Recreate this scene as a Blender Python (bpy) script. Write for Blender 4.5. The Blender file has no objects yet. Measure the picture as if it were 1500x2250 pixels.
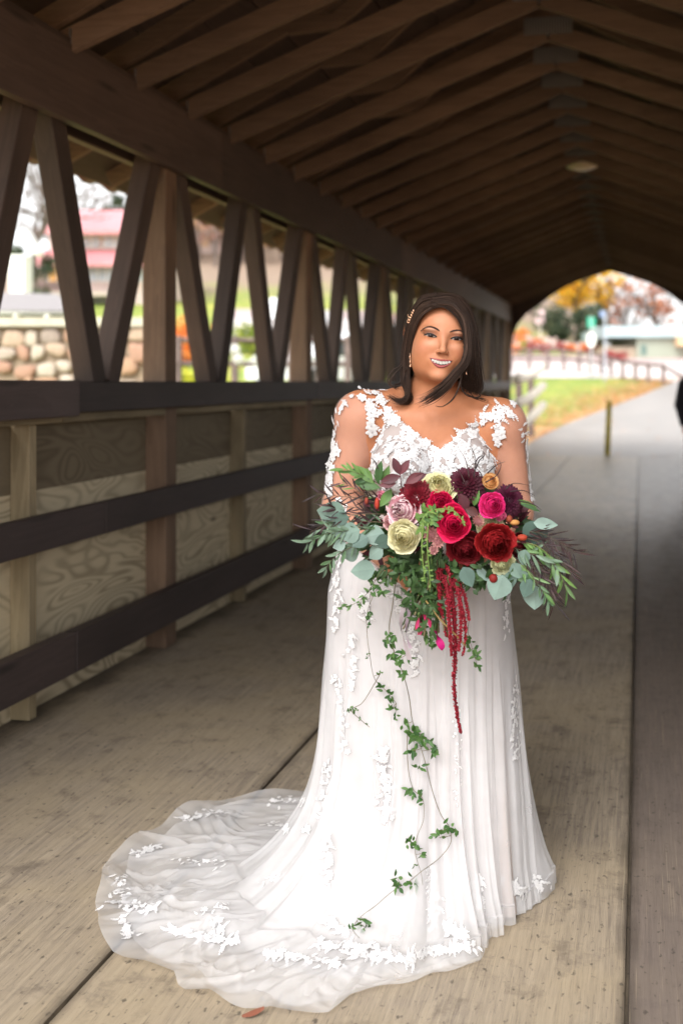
import bpy, bmesh, math, random
import numpy as np
from mathutils import Vector, Matrix, Euler
from mathutils.bvhtree import BVHTree
R = math.radians
random.seed(7); np.random.seed(7)
scn = bpy.context.scene
# ------------------------------------------------------------ camera, sky, sun, exposure
FPX, U0, V0, EYE = 2300.0, 960.0, 838.0, 1.44
YAW = math.atan(445.0 / FPX)
cam_d = bpy.data.cameras.new('camera'); cam = bpy.data.objects.new('camera', cam_d)
scn.collection.objects.link(cam); scn.camera = cam
cam.location = (0, 0, EYE); cam.rotation_euler = (R(90), 0, YAW)
cam_d.sensor_fit = 'VERTICAL'; cam_d.sensor_height = 36; cam_d.sensor_width = 24
cam_d.lens = FPX / 2250 * 36
cam_d.shift_x = -(U0 - 750) / 2250; cam_d.shift_y = -(1125 - V0) / 2250
cam_d.clip_start = 0.05; cam_d.clip_end = 2000
cam_d.dof.use_dof = True; cam_d.dof.focus_distance = 2.80; cam_d.dof.aperture_fstop = 1.9
world = bpy.data.worlds.new('World'); scn.world = world; world.use_nodes = True
wn = world.node_tree.nodes; wl = world.node_tree.links
sky = wn.new('ShaderNodeTexSky'); sky.sky_type = 'NISHITA'; sky.sun_disc = False
SUN_EL, SUN_AZ = R(46), R(188)
sky.sun_elevation = SUN_EL; sky.sun_rotation = SUN_AZ; sky.air_density = 1.0; sky.dust_density = 3.0
hsv = wn.new('ShaderNodeHueSaturation'); hsv.inputs['Saturation'].default_value = 0.06
wl.new(sky.outputs[0], hsv.inputs['Color']); wl.new(hsv.outputs[0], wn['Background'].inputs['Color'])
wn['Background'].inputs['Strength'].default_value = 0.15
sd = bpy.data.lights.new('sun', 'SUN'); sd.energy = 0.5; sd.angle = R(25); sd.color = (1.0, 0.95, 0.88)
sun = bpy.data.objects.new('sun', sd); scn.collection.objects.link(sun)
# sky sun_rotation is clockwise from +Y: direction to sun = (sin az, cos az)
sdir = Vector((math.sin(SUN_AZ) * math.cos(SUN_EL), math.cos(SUN_AZ) * math.cos(SUN_EL), math.sin(SUN_EL)))
sun.rotation_euler = sdir.to_track_quat('Z', 'Y').to_euler()
scn.view_settings.view_transform = 'Standard'; scn.view_settings.look = 'None'
scn.view_settings.exposure = 1.54; scn.view_settings.gamma = 1.0
try:
    scn.cycles.transparent_max_bounces = 24; scn.cycles.max_bounces = 8; scn.cycles.diffuse_bounces = 5
    scn.cycles.use_denoising = True
except Exception: pass

# ------------------------------------------------------------ helpers
COL = scn.collection
def P(u, v, zc):                    # a point of the photograph at camera depth zc, in metres
    xc = (u - U0) / FPX; t = YAW
    return Vector((zc * (xc * math.cos(t) - math.sin(t)), zc * (xc * math.sin(t) + math.cos(t)), EYE - (v - V0) / FPX * zc))
def tag(o, label=None, cat=None, group=None, kind=None):
    if label: o['label'] = label
    if cat: o['category'] = cat
    if group: o['group'] = group
    if kind: o['kind'] = kind
    return o
def empty(name, loc=(0, 0, 0), rz=0.0):
    o = bpy.data.objects.new(name, None); COL.objects.link(o); o.location = loc; o.rotation_euler = (0, 0, rz)
    o.empty_display_size = 0.1
    return o
def obj(name, me, m=None, parent=None, smooth=False):
    if isinstance(me, bmesh.types.BMesh):
        bm = me; me = bpy.data.meshes.new(name); bm.to_mesh(me); bm.free()
    o = bpy.data.objects.new(name, me); COL.objects.link(o)
    if m is not None and len(me.materials) == 0:
        for k in (m if isinstance(m, (list, tuple)) else [m]): me.materials.append(k)
    if parent: o.parent = parent
    if smooth: me.polygons.foreach_set('use_smooth', [True] * len(me.polygons))
    return o
def copy_tree(o, parent=None):
    c = o.copy(); COL.objects.link(c); c.parent = parent if parent else o.parent
    for ch in o.children: copy_tree(ch, c)
    return c
class MB:                           # a list mesh with material index per face and optional colours per face
    def __init__(s): s.v = []; s.f = []; s.m = []; s.c = []
    def add(s, V, F, mi=0, col=None):
        b = len(s.v); s.v += [tuple(p) for p in V]; s.f += [tuple(i + b for i in f) for f in F]
        s.m += [mi] * len(F); s.c += [col or (1, 1, 1)] * len(F)
    def box(s, a, b, mi=0):
        x0, y0, z0 = a; x1, y1, z1 = b
        V = [(x0,y0,z0),(x1,y0,z0),(x1,y1,z0),(x0,y1,z0),(x0,y0,z1),(x1,y0,z1),(x1,y1,z1),(x0,y1,z1)]
        s.add(V, [(0,3,2,1),(4,5,6,7),(0,1,5,4),(1,2,6,5),(2,3,7,6),(3,0,4,7)], mi)
    def tube(s, pts, rad, n=6, mi=0, col=None, cap=True):
        pts = [Vector(p) for p in pts]; k = len(pts)
        if not hasattr(rad, '__len__'): rad = [rad] * k
        V = []; F = []; up = Vector((0.13, 0.21, 0.97))
        for i, p in enumerate(pts):
            t = (pts[min(i + 1, k - 1)] - pts[max(i - 1, 0)])
            if t.length < 1e-9: t = Vector((0, 0, 1))
            t.normalize(); a = up - t * up.dot(t)
            if a.length < 1e-3: a = Vector((1, 0, 0)) - t * t.x
            a.normalize(); b = t.cross(a); up = a
            for j in range(n):
                q = 2 * math.pi * j / n; V.append(p + (a * math.cos(q) + b * math.sin(q)) * rad[i])
        for i in range(k - 1):
            for j in range(n):
                j2 = (j + 1) % n; F.append((i*n+j, i*n+j2, (i+1)*n+j2, (i+1)*n+j))
        if cap: F.append(tuple(range(n))[::-1]); F.append(tuple((k-1)*n + j for j in range(n)))
        s.add(V, F, mi, col)
    def mesh(s, name, smooth=False, colors=False):
        me = bpy.data.meshes.new(name); me.from_pydata(s.v, [], s.f)
        if any(s.m): me.polygons.foreach_set('material_index', s.m)
        if smooth: me.polygons.foreach_set('use_smooth', [True] * len(s.f))
        if colors:
            ca = me.color_attributes.new('Col', 'FLOAT_COLOR', 'CORNER')
            cnt = np.array([len(f) for f in s.f]); arr = np.repeat(np.c_[np.array(s.c, dtype=float), np.ones(len(s.c))], cnt, axis=0)
            ca.data.foreach_set('color', arr.ravel())
        me.update(); return me
    def build(s, name, m, parent=None, smooth=False, colors=False):
        return obj(name, s.mesh(name, smooth, colors), m, parent)
def board(name, p0, p1, side, up, m, parent=None, upv=(0, 0, 1), bev=0.004, off=(0, 0)):
    """a board from p0 to p1: local x runs along it, 'side' is its width sideways, 'up' its height"""
    p0, p1 = Vector(p0), Vector(p1); d = p1 - p0; L = d.length; d.normalize()
    u = Vector(upv) - d * Vector(upv).dot(d); u.normalize(); s = u.cross(d)
    bm = bmesh.new(); bmesh.ops.create_cube(bm, size=1.0)
    bmesh.ops.scale(bm, vec=(L, side, up), verts=bm.verts)
    if bev: bmesh.ops.bevel(bm, geom=bm.edges[:], offset=bev, segments=1, affect='EDGES')
    o = obj(name, bm, m, parent)
    M = Matrix((d, s, u)).transposed().to_4x4(); M.translation = (p0 + p1) / 2 + s * off[0] + u * off[1]
    o.matrix_world = M
    return o
# ---- node materials
def new_mat(name):
    m = bpy.data.materials.new(name); m.use_nodes = True; return m
class N:
    def __init__(s, name):
        s.m = new_mat(name); s.t = s.m.node_tree; s.b = s.t.nodes['Principled BSDF']; s.out = s.t.nodes['Material Output']
    def n(s, typ, **kw):
        o = s.t.nodes.new('ShaderNode' + typ)
        for k, v in kw.items():
            if k in o.inputs.keys(): o.inputs[k].default_value = v
            else: setattr(o, k, v)
        return o
    def l(s, a, b): s.t.links.new(a, b); return s
    def coord(s, scale=(1, 1, 1), kind='Object'):
        tc = s.n('TexCoord'); mp = s.n('Mapping'); mp.inputs['Scale'].default_value = scale
        s.l(tc.outputs[kind], mp.inputs['Vector']); return mp.outputs[0]
    def noise(s, vec, scale=5, detail=4, rough=0.55, dist=0.0):
        o = s.n('TexNoise'); o.inputs['Scale'].default_value = scale; o.inputs['Detail'].default_value = detail
        o.inputs['Roughness'].default_value = rough; o.inputs['Distortion'].default_value = dist
        if vec is not None: s.l(vec, o.inputs['Vector'])
        return o.outputs['Fac']
    def ramp(s, fac, stops):
        o = s.n('ValToRGB'); e = o.color_ramp.elements
        while len(e) < len(stops): e.new(0.5)
        for k, (p, c) in enumerate(stops):
            e[k].position = p; e[k].color = (c if isinstance(c, (tuple, list)) else (c, c, c)) + ((1,) if not isinstance(c, (tuple, list)) or len(c) == 3 else ())
        s.l(fac, o.inputs[0]); return o.outputs[0]
    def mix(s, fac, a, b, mode='MIX'):
        o = s.n('Mix', data_type='RGBA', blend_type=mode)
        for val, idx in ((fac, 0), (a, 6), (b, 7)):
            if hasattr(val, 'links'): s.l(val, o.inputs[idx])
            elif idx == 0: o.inputs[0].default_value = val
            else: o.inputs[idx].default_value = tuple(val) + (1,)
        return o.outputs[2]
    def math(s, op, a, b=0.0, c=0.0):
        o = s.n('Math', operation=op)
        for i, val in enumerate((a, b, c)):
            if hasattr(val, 'links'): s.l(val, o.inputs[i])
            else: o.inputs[i].default_value = val
        return o.outputs[0]
    def bump(s, h, strength=0.3, dist=0.01):
        o = s.n('Bump'); o.inputs['Strength'].default_value = strength; o.inputs['Distance'].default_value = dist
        s.l(h, o.inputs['Height']); s.l(o.outputs[0], s.b.inputs['Normal']); return o
    def col(s, c):
        if hasattr(c, 'links'): s.l(c, s.b.inputs['Base Color'])
        else: s.b.inputs['Base Color'].default_value = tuple(c) + (1,)
        return s
    def rough(s, r):
        if hasattr(r, 'links'): s.l(r, s.b.inputs['Roughness'])
        else: s.b.inputs['Roughness'].default_value = r
        return s
def plain(name, c, rough=0.7, var=0.25, scale=6, bump=0.0, metal=0.0, sss=0.0):
    k = N(name); nz = k.noise(k.coord(), scale, 5)
    lo = tuple(x * (1 - var) for x in c); hi = tuple(min(1, x * (1 + var)) for x in c)
    k.col(k.ramp(nz, [(0.3, lo), (0.7, hi)])); k.rough(rough); k.b.inputs['Metallic'].default_value = metal
    if bump: k.bump(k.noise(k.coord(), scale * 4, 5), bump, 0.01)
    return k.m
def vcol(name, rough=0.6, trans=0.0, spec=0.4, mul=1.0, var=0.0):
    """colour carried by the mesh's own petals / leaves"""
    k = N(name); a = k.n('VertexColor'); a.layer_name = 'Col'; c = a.outputs[0]
    if var:
        nz = k.noise(k.coord(), 40, 3); c = k.mix(1.0, c, k.ramp(nz, [(0.3, 1 - var), (0.7, 1.0)]), 'MULTIPLY')
    k.col(c); k.rough(rough); k.b.inputs['Specular IOR Level'].default_value = spec
    if trans:
        tr = k.n('BsdfTranslucent'); k.l(c, tr.inputs[0]); mx = k.n('MixShader'); mx.inputs[0].default_value = trans
        k.l(k.b.outputs[0], mx.inputs[1]); k.l(tr.outputs[0], mx.inputs[2]); k.l(mx.outputs[0], k.out.inputs[0])
    return k.m
def wood(name, c, c2, rough=0.75, grain=1.0, knots=True, bump=0.25, streak=0.5):
    """sawn timber: grain runs along the board's own x"""
    k = N(name); v = k.coord((0.6, 9, 9)); oi = k.n('ObjectInfo')
    off = k.n('VectorMath', operation='ADD'); cb = k.n('CombineXYZ')
    rx = k.math('MULTIPLY', oi.outputs['Random'], 37.0); k.l(rx, cb.inputs[0]); k.l(rx, cb.inputs[1]); k.l(v, off.inputs[0]); k.l(cb.outputs[0], off.inputs[1]); v = off.outputs[0]
    n1 = k.noise(v, 1.4 * grain, 6, 0.6, 0.6)
    rings = k.math('FRACT', k.math('MULTIPLY', n1, 7.0)); fine = k.noise(v, 9 * grain, 5, 0.7)
    g = k.math('ADD', k.math('MULTIPLY', rings, 0.45), k.math('MULTIPLY', fine, 0.55))
    base = k.mix(g, c, c2)
    big = k.noise(k.coord((0.7, 2, 2)), 1.6, 3)
    base = k.mix(streak, base, k.mix(1.0, base, k.ramp(big, [(0.35, 0.55), (0.65, 1.25)]), 'MULTIPLY'))
    tint = k.math('ADD', k.math('MULTIPLY', oi.outputs['Random'], 0.5), 0.72)
    o = k.n('Mix', data_type='RGBA', blend_type='MULTIPLY'); o.inputs[0].default_value = 1; k.l(base, o.inputs[6])
    cc = k.n('CombineColor'); [k.l(tint, cc.inputs[i]) for i in range(3)]; k.l(cc.outputs[0], o.inputs[7]); base = o.outputs[2]
    if knots:
        vo = k.n('TexVoronoi'); vo.inputs['Scale'].default_value = 1.0; k.l(k.coord((1.1, 7, 7)), vo.inputs['Vector'])
        base = k.mix(k.ramp(vo.outputs['Distance'], [(0.05, 0.75), (0.14, 0.0)]), base, tuple(x * 0.3 for x in c))
    k.col(base); k.rough(rough); k.bump(g, bump, 0.004)
    return k.m
# ------------------------------------------------------------ timber materials
M = {}
M['dark'] = wood('stained_timber', (0.050, 0.033, 0.027), (0.098, 0.065, 0.052), 0.7)
M['rail'] = wood('stained_rail', (0.040, 0.027, 0.025), (0.070, 0.048, 0.045), 0.6, bump=0.15)
M['raft'] = wood('rafter_timber', (0.115, 0.072, 0.046), (0.21, 0.138, 0.090), 0.8)
M['post'] = wood('weathered_post', (0.13, 0.080, 0.052), (0.24, 0.155, 0.10), 0.8)
M['treated'] = wood('treated_lumber', (0.22, 0.17, 0.095), (0.40, 0.32, 0.20), 0.8, streak=0.8)
M['roofb'] = wood('roof_boards', (0.045, 0.030, 0.024), (0.08, 0.052, 0.04), 0.85)
M['steel'] = plain('galvanised_plate', (0.24, 0.23, 0.22), 0.5, 0.3, 30, 0.2, 0.6)
def ply_mat(zoff):
    k = N('plywood'); oi = k.n('ObjectInfo'); v = k.coord((0.62, 1.0, 1.7))
    off = k.n('VectorMath', operation='ADD'); cb = k.n('CombineXYZ'); rx = k.math('MULTIPLY', oi.outputs['Random'], 91.0)
    k.l(rx, cb.inputs[0]); k.l(rx, cb.inputs[2]); k.l(v, off.inputs[0]); k.l(cb.outputs[0], off.inputs[1]); v = off.outputs[0]
    n1 = k.noise(v, 1.9, 1.2, 0.4, 1.1)
    w = k.math('SINE', k.math('MULTIPLY', n1, 105.0)); w = k.math('ADD', k.math('MULTIPLY', w, 0.5), 0.5); w = k.math('POWER', w, 1.7)
    amp = k.ramp(k.noise(v, 1.3, 2), [(0.35, 0.12), (0.6, 1.0)])
    w = k.math('MULTIPLY', w, amp)
    fine = k.noise(k.coord((2, 30, 60)), 3, 4, 0.7)
    c = k.mix(fine, (0.50, 0.415, 0.27), (0.67, 0.575, 0.41))
    c = k.mix(k.math('MULTIPLY', w, 0.62), c, (0.15, 0.105, 0.055))
    # damp stains running down from under the rail
    sep = k.n('SeparateXYZ'); k.l(k.coord(), sep.inputs[0])
    st = k.math('ADD', k.math('MULTIPLY', k.math('ADD', sep.outputs[2], zoff + .05), 1.35), k.math('MULTIPLY', k.noise(k.coord((1.3, 1, 1.0)), 2.0, 3), 1.4))
    c = k.mix(k.ramp(st, [(0.95, 0.0), (1.55, 0.80)]), c, (0.075, 0.052, 0.028))
    vo = k.n('TexVoronoi'); vo.inputs['Scale'].default_value = 2.1; k.l(v, vo.inputs['Vector'])
    c = k.mix(k.ramp(vo.outputs['Distance'], [(0.03, 0.9), (0.085, 0.0)]), c, (0.06, 0.04, 0.025))
    k.col(c); k.rough(0.8); k.bump(w, 0.15, 0.002); return k.m
M['ply'] = ply_mat(-.45); M['ply2'] = ply_mat(.62)
def deck_mat():
    k = N('weathered_deck'); v = k.coord((26, 1.1, 1)); w = k.coord((1, 1, 1))
    streak = k.noise(v, 2.6, 7, 0.78, 0.3); fine = k.noise(k.coord((90, 3, 1)), 3, 5, 0.7); patch = k.noise(w, 1.5, 5, 0.6, 0.4); spot = k.noise(w, 7, 6, 0.7)
    c = k.mix(k.ramp(streak, [(0.36, 0.0), (0.62, 1.0)]), (0.190, 0.155, 0.122), (0.36, 0.295, 0.220))
    c = k.mix(k.ramp(patch, [(0.40, 0.0), (0.62, 0.65)]), c, (0.37, 0.295, 0.195))
    c = k.mix(k.ramp(spot, [(0.54, 0.0), (0.70, 0.6)]), c, (0.085, 0.066, 0.054))
    c = k.mix(k.ramp(fine, [(0.32, 0.7), (0.43, 0.0)]), c, (0.08, 0.062, 0.050))
    # the panel right of the joint is darker and greyer; grime lies along the wall and the joints
    sep = k.n('SeparateXYZ'); k.l(w, sep.inputs[0]); x = sep.outputs[0]
    right = k.ramp(k.math('ADD', k.math('MULTIPLY', x, 6.0), 0.5), [(0.32, 0.0), (0.34, 1.0)])
    c = k.mix(k.math('MULTIPLY', right, 0.82), c, k.mix(streak, (0.085, 0.066, 0.060), (0.20, 0.160, 0.140)))
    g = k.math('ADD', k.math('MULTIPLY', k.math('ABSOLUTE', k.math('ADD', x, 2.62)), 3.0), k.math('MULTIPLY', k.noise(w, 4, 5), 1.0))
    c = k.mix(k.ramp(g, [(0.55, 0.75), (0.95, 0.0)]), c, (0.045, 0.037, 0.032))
    j = k.math('ADD', k.math('MULTIPLY', k.math('MINIMUM', k.math('ABSOLUTE', k.math('ADD', x, 1.31)), k.math('ABSOLUTE', k.math('ADD', x, 0.03))), 14.0), k.math('MULTIPLY', k.noise(w, 6, 5), 0.9))
    c = k.mix(k.ramp(j, [(0.45, 0.7), (0.95, 0.0)]), c, (0.07, 0.055, 0.042))
    scr = k.noise(k.coord((70, .55, 1)), 2.6, 3, .8); c = k.mix(k.ramp(scr, [(0.60, 0.0), (0.66, 0.45)]), c, (0.42, 0.34, 0.23))
    grit = k.noise(k.coord((1, .6, 1)), 55, 2, .5); c = k.mix(k.ramp(grit, [(0.28, 0.75), (0.37, 0.0)]), c, (0.06, 0.048, 0.038))
    k.col(c)
    wet = k.noise(k.coord((0.8, 0.5, 1)), 1.2, 3)
    yy = k.ramp(k.math('MULTIPLY', sep.outputs[1], 0.05), [(0.25, 0.62), (0.6, 0.36)])
    k.rough(k.math('ADD', yy, k.math('MULTIPLY', k.math('SUBTRACT', spot, 0.5), 0.4)))
    k.b.inputs['Specular IOR Level'].default_value = 0.35
    k.bump(k.math('ADD', k.math('MULTIPLY', streak, 0.6), k.math('MULTIPLY', fine, 0.6)), 0.5, 0.006); return k.m
# ------------------------------------------------------------ the deck (one sheet with grooved joints)
X0, X1, YA, YB = -2.70, 1.56, -3.0, 20.3
prof = [(X0, 0)]
for xs in (-1.31, -0.03, 1.22):
    prof += [(xs - .012, 0), (xs - .006, -.004), (xs - .005, -.03), (xs + .005, -.03), (xs + .006, -.004), (xs + .012, 0)]
prof += [(X1, 0)]
mb = MB(); ys = np.linspace(YA, YB, 60); V = []; F = []
for y in ys:
    for (x, z) in prof: V.append((x, y, z))
k_ = len(prof)
for i in range(len(ys) - 1):
    for j in range(k_ - 1): F.append((i*k_+j, i*k_+j+1, (i+1)*k_+j+1, (i+1)*k_+j))
mb.add(V, F); deck = mb.build('floor', deck_mat()); tag(deck, 'weathered timber deck of the covered bridge laid in long panels with dark joints', kind='structure')
# ------------------------------------------------------------ covered bridge
br = empty('covered_bridge', (-.57, 10, 0)); tag(br, 'dark timber covered bridge with truss walls, plywood skirting and rafters overhead', 'bridge')
br_off = Vector(br.location)
def part(o):
    mw = o.matrix_world.copy(); o.parent = br; o.matrix_world = Matrix.Translation(-br_off) @ mw if False else mw
    o.matrix_parent_inverse = Matrix.Translation(-br_off); return o
XC = -.57
def mx(x, s): return x if s < 0 else 2 * XC - x
YS, YE = 1.25, 20.3  # near end is out of view; roof start set to let more daylight in
posts_y = [5.325 + 2.43 * k for k in range(-1, 7) if 1.9 < 5.325 + 2.43 * k < 20.2]
mids_y = [4.11 + 2.43 * k for k in range(-1, 7) if 1.9 < 4.11 + 2.43 * k < 20.2]
for s in (-1, 1):
    for y in posts_y:
        part(board('post', (mx(-2.572, s), y, 0), (mx(-2.572, s), y, 2.90), .135, .135, M['post'], upv=(1, 0, 0)))
    for y in [YS + .07, YE - .10]:
        part(board('end_post', (mx(-2.552, s), y, 0), (mx(-2.552, s), y, 3.0), .18, .18, M['post'], upv=(1, 0, 0)))
    for y in mids_y:
        part(board('stud', (mx(-2.573, s), y - .07, 0.005), (mx(-2.573, s), y - .07, 1.255), .055, .09, M['treated'], upv=(1, 0, 0), bev=.003))
    # diagonals: from each upper joint down to the rail on both sides
    joints = [(y, .085) for y in mids_y] + [(y, .13) for y in posts_y]
    for (y, o_) in joints:
        for d in (-1, 1):
            yb = y + d * .615 if o_ > .1 else y + d * .47
            if yb < YS or yb > YE: continue
            part(board('diagonal_brace', (mx(-2.565 + (.002 if d > 0 else 0), s), yb, 1.43), (mx(-2.565 + (.002 if d > 0 else 0), s), y + d * o_, 2.66), .115, .100, M['dark'], upv=(1, 0, 0)))
    segs = [(YS, 4.23), (4.235, 7.81), (7.815, 12.1), (12.105, 16.2), (16.205, YE)]
    for i, (a, b) in enumerate(segs):
        part(board('top_rail', (mx(-2.478, s), a, 1.370), (mx(-2.478, s), b, 1.370), .045 , .140, M['rail']))
        if i == 0 : part(board('top_rail', (mx(-2.430, s), a, 1.366), (mx(-2.430, s), b - .02, 1.366), .045, .158, M['rail']))
        part(board('mid_rail', (mx(-2.480, s), a + .3, .800), (mx(-2.480, s), min(b + .3, YE) - .003, .800), .045, .150, M['rail']))
        part(board('bottom_rail', (mx(-2.468, s), a - .0, .245), (mx(-2.468, s), b - .003, .245), .065, .180, M['rail']))
        part(board('rail_plate', (mx(-2.560, s), a, 1.2785), (mx(-2.560, s), b - .003, 1.2785), .110, .040, M['treated']))
    part(board('rail_cap', (mx(-2.572, s), YS, 1.412), (mx(-2.572, s), YE, 1.412), .137, .045, M['dark']))
    ply_e = [YS] + [y for y in posts_y] + [YE]
    for a, b in zip(ply_e[:-1], ply_e[1:]):
        m_ = (a + b) / 2 - .07 if b - a > 1.6 else None
        for (p, q) in ([(a, m_), (m_, b)] if m_ else [(a, b)]):
            part(board('plywood_panel', (mx(-2.628, s), p + .001, .4687), (mx(-2.628, s), q - .001, .4687), .016, .9772, M['ply'], bev=.002)); part(board('plywood_panel', (mx(-2.628, s), p + .001, 1.1067), (mx(-2.628, s), q - .001, 1.1067), .0165, .2984, M['ply2'], bev=.002))
    for (a, b) in ((YS, 5.9), (5.903, 10.7), (10.703, 15.5), (15.503, YE)):
        part(board('top_chord', (mx(-2.475, s), a, 2.755), (mx(-2.475, s), b, 2.755), .055, .340, M['dark']))
        part(board('top_chord', (mx(-2.680, s), a + .4, 2.755), (mx(-2.680, s), min(b + .4, YE) - .003, 2.755), .055, .300, M['dark']))
    part(board('wall_plate', (mx(-2.578, s), YS, 2.93), (mx(-2.578, s), YE, 2.93), .26, .04, M['dark']))
# roof trusses: two rafters, two lower chords, webs, steel plates
def truss():
    t = obj('roof_truss', bpy.data.meshes.new('roof_truss'), M['raft'])
    mb = MB()
    def stick(p, q, h, th=.038, y0=0.0):
        p = Vector((p[0], 0, p[1])); q = Vector((q[0], 0, q[1])); d = (q - p).normalized(); n = Vector((-d.z, 0, d.x)) * h
        if n.z < 0: n = -n
        V = [p + Vector((0, y0 - th/2, 0)), q + Vector((0, y0 - th/2, 0)), q + n + Vector((0, y0 - th/2, 0)), p + n + Vector((0, y0 - th/2, 0))]
        V += [a + Vector((0, th, 0)) for a in V]
        mb.add(V, [(0,1,2,3),(7,6,5,4),(0,4,5,1),(1,5,6,2),(2,6,7,3),(3,7,4,0)])
    for s in (-1, 1):
        stick((s * .001, 3.60), (s * 1.91, 3.60 - 1.91 * .377), .105, y0=0)
        stick((s * .001, 3.985), (s * 2.66, 3.985 - 2.66 * .50), .105, y0=0)
        stick((s * 1.02, 3.60 - 1.02 * .377 + .12), (s * .66, 3.955 - .33 + .02), .085, y0=0)
        stick((s * 1.02, 3.60 - 1.02 * .377 + .12), (s * 1.30, 3.955 - .65 + .02), .085, y0=0)
    stick((-.045, 3.72), (-.0451, 3.97), .09)
    return mb, t
mbT, tr0 = truss()
tm = mbT.mesh('roof_truss'); tm.materials.append(M['raft']); tr0.data = tm
gp = MB()
def plate(x0, x1, z0, z1, rot=0):
    for y_ in (-.0225, .0225):
        c, s_ = math.cos(rot), math.sin(rot); cx, cz = (x0+x1)/2, (z0+z1)/2
        V = []
        for (a, b) in ((x0,z0),(x1,z0),(x1,z1),(x0,z1)):
            dx, dz = a - cx, b - cz; V.append((cx + dx*c - dz*s_, y_ - .0015, cz + dx*s_ + dz*c))
        V += [(a, y_ + .0015, b) for (a, _, b) in V]
        gp.add(V, [(0,1,2,3),(7,6,5,4),(0,4,5,1),(1,5,6,2),(2,6,7,3),(3,7,4,0)])
def gus_mat():
    k = N('gusset_steel'); wv = k.n('TexWave'); wv.wave_type = 'BANDS'; wv.bands_direction = 'X'; wv.inputs['Scale'].default_value = 18
    k.l(k.coord(), wv.inputs['Vector']); k.col(k.ramp(wv.outputs['Fac'], [(0.35, (.10, .095, .09)), (.65, (.27, .26, .25))])); k.rough(.5); k.b.inputs['Metallic'].default_value = .4; k.bump(wv.outputs['Fac'], .6, .004); return k.m
M['gus'] = gus_mat()
plate(-.15, .15, 3.635, 3.745)
g0 = gp.build('gusset_plate', M['gus'], tr0)
for k in range(2, 33):
    t = tr0 if k == 2 else tr0.copy()
    if k > 2:
        COL.objects.link(t)
        for ch in tr0.children:
            c = ch.copy(); COL.objects.link(c); c.parent = t; c.matrix_parent_inverse = ch.matrix_parent_inverse
    t.location = (XC, .60 + .605 * k, 0); t.parent = br; t.matrix_parent_inverse = Matrix.Translation(-br_off)
# hangers at the heels
for s in (-1, 1):
    mb = MB(); 
    for k in range(2, 33):
        y = .60 + .605 * k; x = mx(-2.452, s)
        mb.box((x - .004, y - .028, 2.86), (x + .004, y + .028, 2.99)); 
    o = mb.build('joist_hanger', M['steel'])
    o['kind'] = 'stuff'; part(o)
# roof boards: from eave to ridge on each side, with lapped ends showing at the eave
for s in (-1, 1):
    n = 12
    for i in range(n):
        a, b = i / n * 2.80, (i + 1) / n * 2.80 - .006
        za, zb = 4.105 - a * .5, 4.105 - b * .5
        part(board('roof_board', (XC + s * (a + b) / 2, YS - .35, (za + zb) / 2), (XC + s * (a + b) / 2, YE + .45, (za + zb) / 2), (b - a) * 1.118, .020, M['roofb'], upv=(s * .5, 0, 1.0), bev=.002))
    mb = MB(); xs = []
    ny = 260; y0 = YS - .4; y1 = YE + .5; V = []; F = []
    for j in range(ny + 1):
        y = y0 + (y1 - y0) * j / ny; dz = .012 * (1 if (j // 2) % 2 else -1)
        V.append((XC + s * .0, y, 4.150 + dz)); V.append((XC + s * 2.88, y, 4.150 - 2.88 * .5 + dz))
    for j in range(ny): F.append((2*j, 2*j+1, 2*j+3, 2*j+2))
    mb.add(V, F); part(mb.build('metal_roofing', plain('roof_metal', (.12, .06, .045), .5, .2, 5)))
# gable ends with an arched opening
arch = [(0, 3.56), (.45, 3.42), (.80, 3.29), (1.10, 3.11), (1.33, 2.93), (1.60, 2.75), (1.78, 2.53), (1.86, 2.30), (1.90, 2.0)]
for yy in (YE - .002, YS - .10):
    pts = [(XC - x, z) for x, z in arch[::-1]] + [(XC + x, z) for x, z in arch[1:]]
    V = []; F = []
    for x, z in pts:
        ztop = 4.08 - abs(x - XC) * .5
        V += [(x, yy, z), (x, yy, ztop), (x, yy + .05, z), (x, yy + .05, ztop)]
    for i in range(len(pts) - 1):
        a = 4 * i; b = a + 4
        F += [(a, b, b+1, a+1), (a+2, a+3, b+3, b+2), (a, a+2, b+2, b)]
    xe = 2.6; 
    V += [(XC - xe, yy, 2.0), (XC - xe, yy, 4.08 - xe*.5), (XC + xe, yy, 2.0), (XC + xe, yy, 4.08 - xe*.5)]
    b = 4 * len(pts); F += [(b, 0, 1, b+1), (b+2, b+3, b-3, b-4)]
    mb = MB(); mb.add(V, F); part(mb.build('gable_panel', M['dark']))
# lamp at the ridge
lp = MB(); prof = [(0, .028), (.09, .026), (.15, .010), (.165, 0), (.15, -.02), (.08, -.042), (0, -.05)]
def lathe(mb, prof, n=28, c=(0, 0, 0), mi=0):
    V = []; F = []
    for (r, z) in prof:
        for j in range(n): a = 2*math.pi*j/n; V.append((c[0] + r*math.cos(a), c[1] + r*math.sin(a), c[2] + z))
    for i in range(len(prof)-1):
        for j in range(n): j2 = (j+1) % n; F.append((i*n+j, i*n+j2, (i+1)*n+j2, (i+1)*n+j))
    mb.add(V, F, mi)
lathe(lp, prof); lo = lp.build('ceiling_light', plain('lamp_glass', (.62, .52, .36), .35, .08), smooth=True)
lo.location = (XC + .0, 10.55, 3.60); tag(lo, 'round pale ceiling light under the ridge of the bridge roof', 'ceiling light')
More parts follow.
